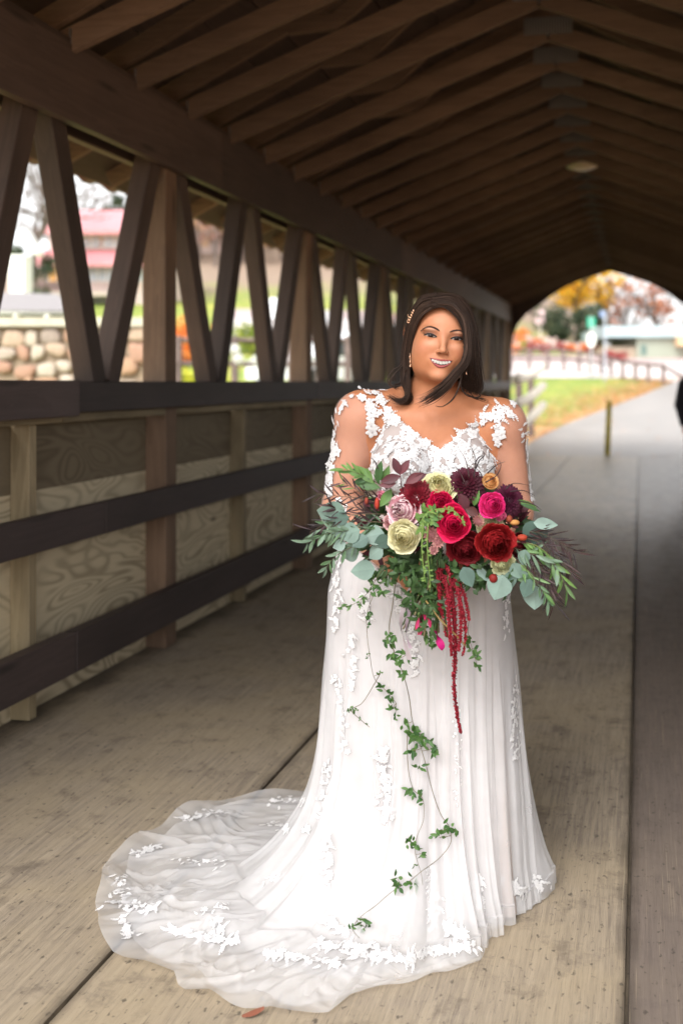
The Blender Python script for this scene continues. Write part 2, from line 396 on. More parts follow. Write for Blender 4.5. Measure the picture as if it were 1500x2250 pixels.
# ------------------------------------------------------------ terrain
def sm(a, b, x):
    t = np.clip((x - a) / (b - a), 0, 1); return t * t * (3 - 2 * t)
def gz(x, y):
    x = np.asarray(x, float); y = np.asarray(y, float)
    r = np.hypot(x, y); az = np.degrees(np.arctan2(x, y))
    rc = [0, 20.3, 23, 28, 33, 40, 48, 60, 68, 78, 100, 140, 200, 400, 1200]
    zr = np.interp(r, rc, [-.06, -.06, 0, .26, .55, 1.0, 1.7, 2.5, 3.2, 3.9, 4.6, 5.5, 7, 11, 16])
    zl = np.interp(r, rc, [-.06, -.06, 0, .26, .55, 1.0, 1.7, 2.5, 3.3, 5.4, 9.0, 18, 34, 70, 120])
    zl2 = np.interp(r, rc, [-.06, -.06, .3, .9, 1.5, 2.4, 3.6, 5.0, 6.2, 8.0, 13, 25, 42, 80, 130])
    f = sm(-1, -7, az) * (np.abs(az) < 150); g = sm(-9, -14, az) * (np.abs(az) < 150)
    zl2 = np.where(r > 70, np.minimum(zl2, zl2 * (1 - .55 * sm(-24, -28, az)) + 3.0 * sm(-24, -28, az)), zl2)
    z = zr * (1 - f) + zl * f; z = z * (1 - g) + zl2 * g
    z = np.where(np.abs(az) > 100, np.minimum(z, .0) - .06, z)
    creek = -2.4 * np.exp(-((y - 10) / 4.2) ** 2) * (r < 24)
    return z + creek - .02
def sheet(name, xs, ys, fn, m, dz=0.0):
    V = [(x, y, float(z) + dz) for y, row in zip(ys, [gz(xs, np.full(len(xs), y)) for y in ys]) for x, z in zip(xs, row)]
    return V
rr = np.concatenate([np.linspace(0.5, 24, 26), np.linspace(25, 80, 56), np.linspace(84, 200, 26), np.geomspace(215, 1400, 14)])
aa = np.radians(np.concatenate([np.arange(-180, -48, 6), np.arange(-48, 22, 0.8), np.arange(22, 181, 6)]))
V = []; F = []
for r_ in rr:
    xs = r_ * np.sin(aa); ys_ = r_ * np.cos(aa); zs = gz(xs, ys_)
    V += list(zip(xs.tolist(), ys_.tolist(), zs.tolist()))
na = len(aa)
for i in range(len(rr) - 1):
    for j in range(na - 1): F.append((i*na+j, i*na+j+1, (i+1)*na+j+1, (i+1)*na+j))
k = N('grass_ground'); w = k.coord()
n1 = k.noise(w, .35, 5); n2 = k.noise(w, 3.0, 5, .7); n3 = k.noise(w, .9, 5, .7)
c = k.mix(k.ramp(n2, [(.3, 0.), (.7, 1.)]), (.12, .19, .028), (.30, .38, .07))
c = k.mix(k.ramp(n3, [(.50, 0.), (.66, .75)]), c, (.62, .50, .10))
sep = k.n('SeparateXYZ'); k.l(w, sep.inputs[0])
# leaf litter strip along the asphalt path
lx = k.math('SUBTRACT', sep.outputs[0], k.math('MULTIPLY', k.math('SUBTRACT', sep.outputs[1], 31.0), .16))
lit = k.math('ADD', k.ramp(k.math('MULTIPLY', k.math('ADD', lx, 6), .1), [(.22, 0.), (.5, .7)]), k.math('MULTIPLY', n3, .9))
lit = k.math('MULTIPLY', k.ramp(lit, [(.82, 0.), (1.12, .9)]), k.ramp(k.math('MULTIPLY', sep.outputs[1], .01), [(.22, 1.), (.50, 0.)]))
c = k.mix(lit, c, k.mix(n2, (.62, .28, .13), (.80, .55, .36)))
d = k.n('VectorMath', operation='LENGTH'); k.l(w, d.inputs[0])
far = k.ramp(k.math('ADD', k.math('MULTIPLY', d.outputs['Value'], .01), k.math('MULTIPLY', n1, .3)), [(.85, 0.), (1.15, 1.)])
c = k.mix(far, c, k.mix(n2, (.20, .14, .10), (.36, .27, .20)))
k.col(c); k.rough(.9); k.bump(n2, .6, .05)
mb = MB(); mb.add(V, F); gr = mb.build('ground', k.m, smooth=True); tag(gr, 'grassy ground rising to a wooded hillside', kind='structure')
def strip(name, L, Rr, m, dz=.03, nx=10, ny=40, label=''):
    """a sheet draped on the ground between two polylines"""
    L = np.array(L, float); Rr = np.array(Rr, float); t = np.linspace(0, 1, len(L)); tt = np.linspace(0, 1, ny)
    Lx = np.c_[np.interp(tt, t, L[:, 0]), np.interp(tt, t, L[:, 1])]; Rx = np.c_[np.interp(tt, t, Rr[:, 0]), np.interp(tt, t, Rr[:, 1])]
    V = []; F = []
    for i in range(ny):
        for j in range(nx + 1):
            p = Lx[i] * (1 - j / nx) + Rx[i] * (j / nx); z = max(float(gz(p[0], p[1])), -.05 if p[1] > 19 else -9) + dz
            V.append((p[0], p[1], z))
    for i in range(ny - 1):
        for j in range(nx): F.append((i*(nx+1)+j, i*(nx+1)+j+1, (i+1)*(nx+1)+j+1, (i+1)*(nx+1)+j))
    mb = MB(); mb.add(V, F); o = mb.build(name, m, smooth=True); tag(o, label, kind='structure'); return o
k = N('asphalt'); w = k.coord(); n1 = k.noise(w, 1.2, 5); n2 = k.noise(w, 60, 3)
k.col(k.mix(k.ramp(n1, [(.35, 0.), (.65, 1.)]), k.mix(n2, (.20, .185, .175), (.27, .25, .235)), k.mix(n2, (.31, .285, .27), (.40, .365, .34)))); k.rough(k.ramp(n1, [(.3, .35), (.7, .6)])); k.bump(n2, .3, .004)
M['asph'] = k.m
strip('path', [(-2.9, 20.25), (-2.7, 22), (-2.45, 23.6), (-2.0, 28), (-1.1, 33), (.3, 40), (2.0, 47.5)], [(1.9, 20.25), (2.6, 22), (3.2, 23.6), (4.6, 28), (6.5, 33), (9, 40), (12, 47.5)], M['asph'], .035, label='grey asphalt path curving away from the bridge')
M['conc'] = plain('pale_concrete', (.62, .56, .54), .7, .12, 2)
az = lambda d, r: (r * math.sin(R(d)), r * math.cos(R(d)))
A = np.linspace(-22, 16, 24)
strip('road', [az(a, 46.6 - max(0, a) * .9) for a in A], [az(a, 59.5) for a in A], M['conc'], .04, 12, 60, label='pale concrete road crossing beyond the lawn')
strip('road_verge', [az(a, 59.6) for a in A], [az(a, 66) for a in A], plain('pinkish_paving', (.46, .36, .35), .8, .15, 1), .05, 6, 60, label='pinkish paved band on the far side of the road')
def G(u, zc, dz=0.0):
    p = P(u, V0, zc); return Vector((p.x, p.y, float(gz(p.x, p.y)) + dz))
# fallen leaves
def scatter(name, n, gen, cols, size, label, cat=None, dz=.01):
    mb = MB()
    for _ in range(n):
        x, y, z = gen(); a = random.uniform(0, 6.3); s = size * random.uniform(.6, 1.3); c = random.choice(cols)
        t1, t2 = random.uniform(-.5, .5), random.uniform(-.5, .5)
        V = [(x + s*math.cos(a), y + s*math.sin(a), z + dz), (x + .5*s*math.cos(a+1.7), y + .5*s*math.sin(a+1.7), z + dz + .3*s*abs(t1)),
             (x - s*math.cos(a), y - s*math.sin(a), z + dz + .2*s), (x + .5*s*math.cos(a-1.7), y + .5*s*math.sin(a-1.7), z + dz + .3*s*abs(t2))]
        mb.add(V, [(0, 1, 2, 3)], 0, c)
    o = mb.build(name, M['leafv'], colors=True); tag(o, label, kind='stuff'); return o
M['leafv'] = vcol('leaf_colours', .7, .3)
def gen_leaf():
    t = random.random() ** .7; y = 23 + t * 24; xe = np.interp(y, [22, 23.6, 28, 33, 40, 47], [-2.7, -2.45, -2.0, -1.1, .3, 1.9]); x = xe - abs(random.gauss(0, 1.4)); return x, y, float(gz(x, y)) + .02
scatter('fallen_leaves', 5000, gen_leaf, [(.75, .36, .12), (.70, .26, .10), (.80, .52, .22), (.85, .62, .42), (.78, .45, .30)], .085, 'orange fallen leaves lying thick on the grass beside the path')
def gen_leaf2():
    y = random.uniform(20.5, 30); x = random.uniform(-1.8, 3); return x, y, max(float(gz(x, y)), -.05) + .04
scatter('path_leaves', 45, gen_leaf2, [(.75, .42, .22), (.70, .40, .28)], .07, 'a few dry leaves scattered over the grey path')
# single dry leaves on the deck
for (u, v, a) in ((556, 2236, .4),):
    p = P(u, v, 1); t = EYE / (EYE - p.z); p = Vector((p.x * t, p.y * t, 0))
    mb = MB(); V = []; F = []
    for i in range(7):
        w_ = .008 * math.sin(math.pi * (i + .3) / 7); x = (i / 6 - .5) * .05
        V += [(x, -w_, .006 + .01 * (i / 6) ** 2), (x, w_, .010 + .01 * (i / 6) ** 2)]
    for i in range(6): F.append((2*i, 2*i+1, 2*i+3, 2*i+2))
    mb.add(V, F); o = mb.build('dry_leaf', plain('dry_leaf', (.20, .065, .035), .7)); o.location = p; o.rotation_euler = (0, 0, .5); tag(o, 'small curled reddish dry leaf on the deck in front of the dress train', 'leaf')
# bollard at the bridge end
mb = MB(); lathe(mb, [(0, 1.07), (.035, 1.068), (.050, 1.055), (.055, 1.03), (.056, .5), (.058, 0), (0, 0)], 20)
bo = mb.build('bollard', plain('faded_yellow_paint', (.72, .58, .08), .6, .3, 8), smooth=True); bo.location = (-.63, 20.75, -.005); bo.rotation_euler = (0, R(2.2), 0)
tag(bo, 'faded yellow-green steel bollard at the end of the bridge deck', 'bollard')
# pale bent rails beside the path
gf = empty('guard_fence', (-2.5, 20.6, 0)); tag(gf, 'three pale bent rails on dark posts flaring from the bridge end', 'fence')
M['prail'] = plain('pale_weathered_rail', (.74, .68, .58), .7, .2, 9); M['fpost'] = plain('dark_fence_post', (.16, .115, .105), .8, .3, 9)
for z0, zz in ((1.47, .36), (.98, .36), (.50, .36)):
    mb = MB(); pts = []
    for i in range(10):
        t = i / 9; pts.append((.02 + .12 * t, .2 + 5.2 * t, z0 + zz * t ** 1.8))
    mb.tube(pts, .10, 8); mb.build('rail', M['prail'], gf, smooth=True)
for (dx, dy) in ((-.12, 2.4), (-.05, 4.3)):
    mb = MB(); mb.box((dx - .07, dy - .07, -.3), (dx + .07, dy + .07, 1.55 + dy * .03)); mb.build('post', M['fpost'], gf)
# far brown fence along the road
ff = empty('post_and_rail_fence', G(1290, 49)); tag(ff, 'brown post and rail fence along the pale road beyond the lawn', 'fence')
fpts = [(1122, 52, 1.05), (1162, 52, 1.05), (1203, 51.5, 1.05), (1238, 51, 1.05), (1271, 50, 1.0), (1296, 49, .95), (1320, 48, .9), (1342, 47, .8), (1367, 46, .75), (1395, 45, .72), (1423, 44, .72), (1456, 43, .75), (1500, 36, .8), (1560, 30, .9)]
fw = [(G(u, zc) , h) for u, zc, h in fpts]; fo = Vector(ff.location)
for i, (p, h) in enumerate(fw):
    p = p - fo; mb = MB(); mb.box((p.x - .08, p.y - .08, p.z - .2), (p.x + .08, p.y + .08, p.z + h + .08)); mb.build('post', M['fpost'], ff)
    if i:
        q, h0 = fw[i - 1]; q = q - fo
        for fr in ((1.0, .62) if i < 8 else (1.0,)):
            mb = MB(); mb.tube([q + Vector((0, 0, h0 * fr)), p + Vector((0, 0, h * fr))], .07, 4); mb.build('rail', M['fpost'], ff)
# street sign
sg = empty('street_sign', G(1298, 46)); tag(sg, 'grey sign pole with a green street name blade and a white sign below it', 'sign')
mb = MB(); lathe(mb, [(.045, 0), (.045, 2.75), (0, 2.76)], 10); mb.build('pole', plain('sign_pole', (.45, .45, .47), .4, .1, 5, 0, .5), sg)
mb = MB(); mb.box((-.17, -.03, 2.25), (.17, -.015, 2.72)); mb.build('street_blade', plain('sign_green', (.0, .38, .24), .5, .05), sg)
mb = MB(); mb.box((-.15, -.052, 2.60), (.15, -.035, 2.80)); 
mb = MB(); pr = [(0, .33), (.10, .30), (.17, .20), (.19, 0), (.17, -.20), (.10, -.30), (0, -.33)]
V = [(x, -.05, 1.72 + z) for x, z in pr] + [(-x, -.05, 1.72 + z) for x, z in pr[::-1][1:-1]]; n = len(V); V += [(x, -.035, z) for x, _, z in V]
mb.add(V, [tuple(range(n)), tuple(range(2*n-1, n-1, -1))] + [(i, i+n, (i+1) % n + n, (i+1) % n) for i in range(n)]); mb.build('white_plate', plain('sign_white', (.85, .85, .82), .5, .03), sg)
s2 = empty('flag_pole', G(1328, 45)); tag(s2, 'thin blue-grey pole standing right of the street sign', 'pole')
mb = MB(); lathe(mb, [(.05, 0), (.04, 2.3), (.04, 3.0), (0, 3.02)], 8); mb.build('shaft', plain('pole_blue', (.42, .46, .55), .4, .1), s2)
mb = MB(); mb.box((-.22, -.02, 2.75), (.02, .02, 2.98)); mb.build('bracket', plain('bracket_blue', (.18, .26, .45), .4, .1), s2)
# green metal building to the right
bd = empty('metal_building', G(1470, 63)); tag(bd, 'pale green metal building with a light blue roof behind the fence', 'building')
def pb(name, u0, u1, v0, v1, zc, th, m, par):
    """a box whose front face stands at camera depth zc"""
    a = P(u0, v1, zc); b = P(u1, v0, zc); o_ = Vector(par.location)
    d = (Vector((b.x, b.y, 0)) - Vector((a.x, a.y, 0))); L = d.length; d.normalize(); nrm = Vector((-d.y, d.x, 0))
    A_ = Vector((a.x, a.y, 0)); B_ = A_ + d * L
    lo, hi = min(a.z, b.z), max(a.z, b.z)
    V = []
    for z in (lo, hi):
        for p in (A_, B_, B_ + nrm * th, A_ + nrm * th): V.append(Vector((p.x, p.y, z)) - o_)
    mb = MB(); mb.add(V, [(0,3,2,1),(4,5,6,7),(0,1,5,4),(1,2,6,5),(2,3,7,6),(3,0,4,7)]); return mb.build(name, m, par)
pb('wall', 1398, 1640, 741, 842, 62.0, 9, plain('green_siding', (.30, .325, .26), .6, .06, 1), bd)
pb('lower_wall', 1330, 1397, 762, 812, 62.3, 6, plain('tan_wall', (.40, .32, .24), .8, .1, 1), bd)
pb('roof', 1326, 1645, 716, 740.6, 61.6, 9.6, plain('pale_blue_roof', (.36, .46, .48), .5, .06, 1), bd)
pb('window', 1408, 1419, 758, 780, 61.95, .04, plain('dark_window', (.10, .17, .15), .3, .1), bd)
pb('canopy', 1488, 1560, 738, 760, 61.0, .9, plain('tan_canopy', (.62, .42, .25), .7, .1), bd)
# ---- vegetation
LV = M['leafv']
M['bark'] = plain('bark', (.13, .10, .085), .9, .35, 12, .3)
def leaf_cloud(mb, cen, rad, n, size, cols, shell=.35, squash=1.0):
    cen = Vector(cen)
    for _ in range(n):
        d = Vector(np.random.normal(size=3)); d.normalize(); q = (shell + (1 - shell) * random.random() ** .5)
        p = cen + Vector((d.x * rad[0] * q, d.y * rad[1] * q, d.z * rad[2] * q))
        a = Vector(np.random.normal(size=3)); a.normalize(); b = a.cross(Vector(np.random.normal(size=3))); b.normalize(); s = size * random.uniform(.6, 1.4)
        mb.add([p - a * s, p - b * s * .55, p + a * s, p + b * s * .55], [(0, 1, 2, 3)], 0, random.choice(cols))
def branches(mb, p, d, L, r, depth, spread=.6, tips=None):
    k = 4; pts = [p]; rad = [r]; cur = Vector(p); dd = Vector(d)
    for i in range(k):
        dd = (dd + Vector(np.random.normal(size=3)) * .13 + Vector((0, 0, .04))).normalized(); cur = cur + dd * L / k; pts.append(cur.copy()); rad.append(r * (1 - .5 * (i + 1) / k))
    mb.tube(pts, rad, 5 if depth > 1 else 3, cap=False)
    if depth == 0:
        if tips is not None: tips.append(cur)
        return
    for j in range(random.choice((3, 4))):
        t = random.uniform(.45, 1.0); q = pts[min(k, int(t * k) + 0)]
        nd = (dd + Vector(np.random.normal(size=3)) * spread).normalized()
        if nd.z < -.1: nd.z = .1
        branches(mb, q, nd, L * random.uniform(.6, .8), r * .5, depth - 1, spread, tips)
def tree(name, base, h, rad, cols, label, nclump=26, nleaf=70, lsize=.16, depth=3, group=None, squash=.9, low=.35, seed=1, cat='tree'):
    random.seed(seed); np.random.seed(seed)
    root = empty(name, base); tag(root, label, cat, group)
    mb = MB(); tips = []; branches(mb, Vector((0, 0, -.3)), Vector((0, 0, 1)), h * .5, h * .028, depth, .62, tips); mb.build('trunk', M['bark'], root)
    mb = MB()
    for i in range(nclump):
        a = random.uniform(0, 6.3); q = random.random() ** .5; zz = random.uniform(low, 1.0)
        w_ = rad * math.sin(math.pi * min(1, (1.02 - (zz - low) / (1 - low) * .78))) ** .6
        c = Vector((w_ * q * math.cos(a), w_ * q * math.sin(a), h * zz * .97))
        s = rad * random.uniform(.22, .42); leaf_cloud(mb, c, (s, s, s * .8), nleaf, lsize, cols)
    mb.build('crown', LV, root, colors=True); return root
def bush(name, base, rx, rz, cols, label, n=700, size=.07, cat='shrub', group=None, seed=3):
    random.seed(seed); np.random.seed(seed)
    root = empty(name, base); tag(root, label, cat, group); mb = MB()
    for i in range(9):
        a = random.uniform(0, 6.3); q = random.random() * .6
        leaf_cloud(mb, (rx*q*math.cos(a), rx*q*math.sin(a), rz*random.uniform(.3, .7)), (rx*.55, rx*.55, rz*.42), n // 9, size, cols, .3)
    mb.build('foliage', LV, root, colors=True)
    mb = MB()
    for i in range(6):
        a = i * 1.05; mb.tube([(0, 0, -.05), (rx*.25*math.cos(a), rx*.25*math.sin(a), rz*.35), (rx*.5*math.cos(a), rx*.5*math.sin(a), rz*.7)], [.03, .02, .008], 4)
    mb.build('stem', M['bark'], root); return root
YEL = [(.85, .50, .02), (.90, .58, .04), (.80, .40, .02), (.88, .62, .10), (.60, .42, .05)]
RUS = [(.50, .17, .07), (.60, .26, .13), (.40, .14, .08), (.55, .30, .2)]
EVG = [(.05, .075, .04), (.08, .105, .055), (.12, .14, .07), (.04, .06, .04)]
PNK = [(.45, .10, .10), (.52, .14, .10), (.35, .08, .09)]
ORG = [(.80, .26, .06), (.75, .20, .05), (.85, .36, .10)]
GRN = [(.22, .30, .05), (.32, .38, .06), (.45, .48, .08), (.16, .24, .05)]
tree('maple_tree', G(1262, 76), 8.6, 3.6, YEL, 'big golden yellow maple seen through the far bridge opening', 46, 90, .15, seed=11, low=.38)
tree('maple_tree', G(1318, 82), 8.5, 1.8, YEL[:4], 'slim yellow maple just right of the big golden one', 16, 60, .15, seed=12, low=.3)
tree('evergreen_tree', G(1232, 73.5), 2.5, 1.7, EVG, 'dark evergreen mass under the left side of the yellow maple', 26, 80, .14, seed=13, low=.15, cat='tree')
tree('evergreen_tree', G(1300, 72), 3.0, 1.3, EVG, 'dark evergreen under the right side of the yellow maple behind the street sign', 20, 70, .14, seed=14, low=.1, cat='tree')
tree('oak_tree', G(1345, 88), 8.2, 1.9, RUS, 'rust coloured thin oak left of the pale gap in the far opening', 15, 46, .17, seed=15, low=.22)
tree('oak_tree', G(1440, 90), 8.6, 2.7, RUS, 'rust coloured broad oak above the green building', 24, 46, .17, seed=16, low=.25)
tree('oak_tree', G(1545, 90), 8.0, 2.6, RUS, 'rust coloured oak at the right edge above the building', 24, 46, .17, seed=17, low=.25)
def bare(base, h, label, seed, r=None, name='bare_tree', group='bare trees on the far slope'):
    random.seed(seed); np.random.seed(seed); root = empty(name, base); tag(root, label, 'tree', group)
    mb = MB(); branches(mb, Vector((0, 0, -.3)), Vector((0, 0, 1)), h * .45, h * .022, 4, .5); mb.build('trunk', M['bark'], root); return root
bare(G(1372, 94), 9, 'grey leafless tree in the pale gap between the rust coloured oaks', 21)
bare(G(1392, 100), 8, 'thin grey leafless tree right of the pale gap', 22)
bare(G(1490, 96), 9, 'grey leafless tree between the two right-hand rust coloured oaks', 23)
bare(G(1165, 90), 8, 'grey leafless tree at the far left of the bridge opening', 24)
# terraced beds on the slope
def fieldstone(name='fieldstone', c1=(.66, .46, .30), c2=(.80, .70, .55), scale=3.2, gap=(.30, .24, .16)):
    k = N(name); w = k.coord((1, 1, 1.25)); nd = k.n('TexNoise'); nd.inputs['Scale'].default_value = 1.6; k.l(w, nd.inputs['Vector'])
    md = k.n('VectorMath', operation='MULTIPLY_ADD'); k.l(nd.outputs['Color'], md.inputs[0]); md.inputs[1].default_value = (.25, .25, .25); k.l(w, md.inputs[2])
    v1 = k.n('TexVoronoi', feature='DISTANCE_TO_EDGE'); v1.inputs['Scale'].default_value = scale; k.l(md.outputs[0], v1.inputs['Vector'])
    v2 = k.n('TexVoronoi'); v2.inputs['Scale'].default_value = scale; k.l(md.outputs[0], v2.inputs['Vector'])
    hs = k.n('SeparateColor'); k.l(v2.outputs['Color'], hs.inputs[0])
    c = k.mix(hs.outputs[0], c1, c2); c = k.mix(k.ramp(v1.outputs['Distance'], [(.02, 1.), (.09, 0.)]), c, gap)
    k.col(c); k.rough(.85); k.bump(k.ramp(v1.outputs['Distance'], [(0., 0.), (.18, 1.)]), 1.0, .08); return k.m
M['stone'] = fieldstone(); M['tstone'] = fieldstone('terrace_stone', (.52, .36, .32), (.74, .62, .58), 1.6, (.25, .16, .14))
for (u0, u1, zc, h, lab) in ((1128, 1222, 71, .62, 'upper pinkish stone terrace wall on the slope beyond the road'), (1165, 1300, 68.5, .62, 'lower pinkish stone terrace wall on the slope beyond the road'), (1095, 1165, 69.5, .5, 'short stone terrace wall at the left of the slope')):
    p = G((u0 + u1) / 2, zc); root = empty('terrace_wall', p); tag(root, lab, 'wall')
    mb = MB(); n = 12; V = []; F = []
    a = G(u0, zc) - p; b = G(u1, zc) - p
    for i in range(n + 1):
        q = a.lerp(b, i / n); hh = h * random.uniform(.85, 1.12)
        V += [(q.x, q.y, q.z - .3), (q.x, q.y - .04 * random.random(), q.z + hh), (q.x, q.y + .5, q.z + hh), (q.x, q.y + .5, q.z - .3)]
    for i in range(n):
        for j in range(3): F.append((4*i+j, 4*(i+1)+j, 4*(i+1)+j+1, 4*i+j+1))
    F += [(0, 1, 2, 3), (4*n+3, 4*n+2, 4*n+1, 4*n)]
    mb.add(V, F); mb.build('stonework', M['tstone'], root)
BD = [(1140, 70.2, ORG, 'orange'), (1183, 70.0, ORG, 'orange'), (1150, 67.4, GRN, 'green'), (1168, 67.0, PNK, 'dark red'), (1195, 67.2, PNK, 'dark red'), (1232, 67.3, PNK, 'dark red'), (1252, 67.4, ORG, 'orange'), (1283, 67.6, ORG, 'orange'), (1300, 67, PNK, 'dark red'), (1128, 72, ORG, 'orange'), (1150, 73, ORG, 'orange'), (1340, 60.5, PNK, 'dark red'), (1360, 60.7, PNK, 'dark red'), (1132, 67, ORG, 'orange')]
WH = ['at the upper left of the terraces', 'between the two upper terrace walls', 'below the upper terrace wall', 'left of the lower terrace wall', 'below the left end of the lower wall', 'below the middle of the lower wall', 'just left of the lower wall end', 'at the right end of the lower wall', 'behind the street sign', 'at the far left above the terraces', 'above the left terrace wall', 'in front of the tan wall, left one', 'in front of the tan wall, right one', 'beside the bridge corner under the terraces']
for i, ((u, zc, cols, cn), wh) in enumerate(zip(BD, WH)):
    bush('shrub', G(u, zc), random.uniform(.45, .6), random.uniform(.6, .85), cols, f'{cn} autumn shrub {wh}', 360, .08, group='autumn shrubs on the terraces', seed=30 + i)
# pink and white notice on a stake
nb = empty('notice_board', G(1186, 73)); tag(nb, 'small pink and white board on a stake on the slope', 'sign')
mb = MB(); mb.box((-.04, 0, -.2), (.04, .05, 1.4)); mb.build('stake', M['prail'], nb); mb = MB(); mb.box((-.3, -.05, 1.2), (.3, -.01, 2.2)); mb.build('board', plain('pink_board', (.85, .62, .64), .6, .1), nb)
# ------------------------------------------------------------ what shows through the truss on the left
# near stone wall with a coping and a low shed
wz = 14.5
sw = empty('stone_wall', (P(150, V0, wz).x, P(150, V0, wz).y, -1.2)); tag(sw, 'tan fieldstone wall with pale coping outside the bridge at far left', 'wall')
def stones():
    """irregular boulders set in a wall face"""
    random.seed(5); mb = MB(); a = P(-160, V0, wz); b = P(318, V0, wz); d = Vector((b.x - a.x, b.y - a.y, 0)); L = d.length; d.normalize(); nr = Vector((d.y, -d.x, 0)); o_ = Vector(sw.location)
    x = 0; pts = []
    rows = 11; hrow = .225
    cols = [(.50, .32, .21), (.56, .48, .39), (.52, .39, .29), (.46, .28, .20), (.58, .53, .46), (.38, .31, .26), (.48, .40, .33)]
    for r_ in range(rows):
        x = -random.random() * .3
        while x < L:
            w_ = random.uniform(.15, .40); h_ = hrow * random.uniform(.75, 1.25); cz = 2.17 - (r_ + .5) * hrow + random.uniform(-.05, .05); cx = x + w_ / 2
            if cx > L - .05: break
            V = []; F = []; nn = 9; ph = random.uniform(0, 6)
            rim = []
            for j in range(nn):
                t = 2 * math.pi * j / nn; q = .49 + .07 * math.sin(2 * t + ph) + .05 * math.sin(3 * t + ph * 2) + random.uniform(-.04, .04); rim.append((q * w_ * math.copysign(abs(math.cos(t)) ** .7, math.cos(t)), q * h_ * math.copysign(abs(math.sin(t)) ** .7, math.sin(t))))
            for (sc_, dp) in ((1, 0), (.97, .035), (.86, .05), (.4, .055)):
                for (qx, qz) in rim: p = Vector((a.x, a.y, 0)) + d * (cx + qx * sc_) + nr * dp; V.append(Vector((p.x, p.y, cz + qz * sc_)) - o_)
            for l_ in range(3):
                for j in range(nn): F.append((l_*nn+j, l_*nn+(j+1) % nn, (l_+1)*nn+(j+1) % nn, (l_+1)*nn+j))
            F.append(tuple(3*nn + j for j in range(nn))); mb.add(V, F, 0, random.choice(cols)); x += w_ + .02
    return mb
stm = stones(); stm.build('stones', vcol('stone_colours', .85, 0, .2, var=.35), sw, smooth=True, colors=True)
pb('mortar', -160, 318, 717, 1100, wz + .04, .6, plain('mortar', (.30, .23, .16), .9, .2, 5), sw)
pb('coping', -165, 323, 697, 716.6, wz - .10, .9, plain('coping', (.52, .48, .38), .8, .15, 4), sw)
pv = empty('porch', P(90, 700, 16.2)); tag(pv, 'low shed with pale grey roof and white rails above the stone wall', 'porch')
pb('beam', -60, 156, 682, 690, 16.0, .15, plain('white_paint', (.72, .72, .62), .6, .08), pv)
for u in (30, 98, 150): pb('porch_post', u, u + 8, 689, 716, 16.0, .12, bpy.data.materials['white_paint'], pv)
pb('recess', -60, 150, 690, 716, 16.5, .1, plain('dark_recess', (.14, .14, .09), .9, .1), pv)
V = [P(-80, 680, 16.0), P(158, 682, 16.0), P(128, 646, 19.5), P(-60, 640, 19.5)]; V2 = [v + Vector((0, 0, -.05)) for v in V]; o_ = Vector(pv.location)
mb = MB(); mb.add([v - o_ for v in V + V2], [(0,1,2,3),(7,6,5,4),(0,4,5,1),(1,5,6,2),(2,6,7,3),(3,7,4,0)])
k = N('corrugated_grey'); wv = k.n('TexWave'); wv.bands_direction = 'X'; wv.inputs['Scale'].default_value = 4; k.l(k.coord(), wv.inputs['Vector']); k.col(k.ramp(wv.outputs['Fac'], [(.3, (.20, .18, .18)), (.7, (.36, .33, .33))])); k.rough(.6); mb.build('shed_roof', k.m, pv)
# pink-roofed house on the hill
hs = empty('house', G(190, 66)); tag(hs, 'tall house with pink metal roofs and rows of windows on the hill', 'house')
M['pink'] = plain('pink_roof', (.66, .27, .29), .5, .06, .8); M['siding'] = plain('house_siding', (.62, .50, .46), .7, .1, 1); M['glass'] = plain('window_glass', (.48, .55, .62), .2, .25, 2); M['wfr'] = plain('white_frame', (.80, .80, .80), .5, .05)
pb('wall', 108, 360, 500, 745, 66, 9, M['siding'], hs)
def roof(u0, u1, v0, v1, z0, z1, name='roof'):
    V = [P(u0, v1, z0), P(u1, v1, z0), P(u1 - 6, v0, z1), P(u0 + 14, v0, z1)]; V2 = [v + Vector((0, 0, -.25)) for v in V]; o_ = Vector(hs.location)
    mb = MB(); mb.add([v - o_ for v in V + V2], [(0,1,2,3),(7,6,5,4),(0,4,5,1),(1,5,6,2),(2,6,7,3),(3,7,4,0)]); mb.build(name, M['pink'], hs)
roof(86, 372, 462, 505, 64.6, 70); roof(78, 372, 548, 576, 64.3, 65.9, 'skirt_roof')
pb('fascia', 78, 372, 506, 511, 64.7, .2, plain('fascia', (.3, .22, .2), .7), hs)
for (u, v, w_, h_) in [(178, 515, 20, 28), (202, 515, 16, 28), (228, 515, 22, 28), (254, 515, 16, 28), (108, 582, 20, 34), (192, 586, 22, 30), (218, 586, 14, 30), (236, 586, 22, 30), (204, 655, 22, 40), (232, 655, 16, 40), (300, 586, 22, 30), (300, 515, 22, 28)]:
    f = pb('window', u - 2, u + w_ + 2, v - 2, v + h_ + 2, 65.9, .08, M['wfr'], hs)
    g = pb('pane', u, u + w_, v, v + h_, 65.85, .04, M['glass'], hs); mw = g.location.copy(); g.parent = f
pb('trim', 108, 125, 578, 640, 65.8, .1, plain('orange_door', (.75, .42, .14), .6), hs)
pb('balcony_rail', 56, 150, 618, 640, 63.5, .1, plain('balcony', (.16, .10, .10), .8, .3, 3), hs)
pb('deck_slab', 50, 250, 641, 650, 63.4, 2.3, plain('deck_slab', (.5, .42, .36), .8, .2), hs)
wh = empty('white_house', G(30, 40)); tag(wh, 'white gabled shed end in front of the pink-roofed house', 'house')
pb('wall', 20, 54, 560, 700, 40, .8, M['wfr'], wh)
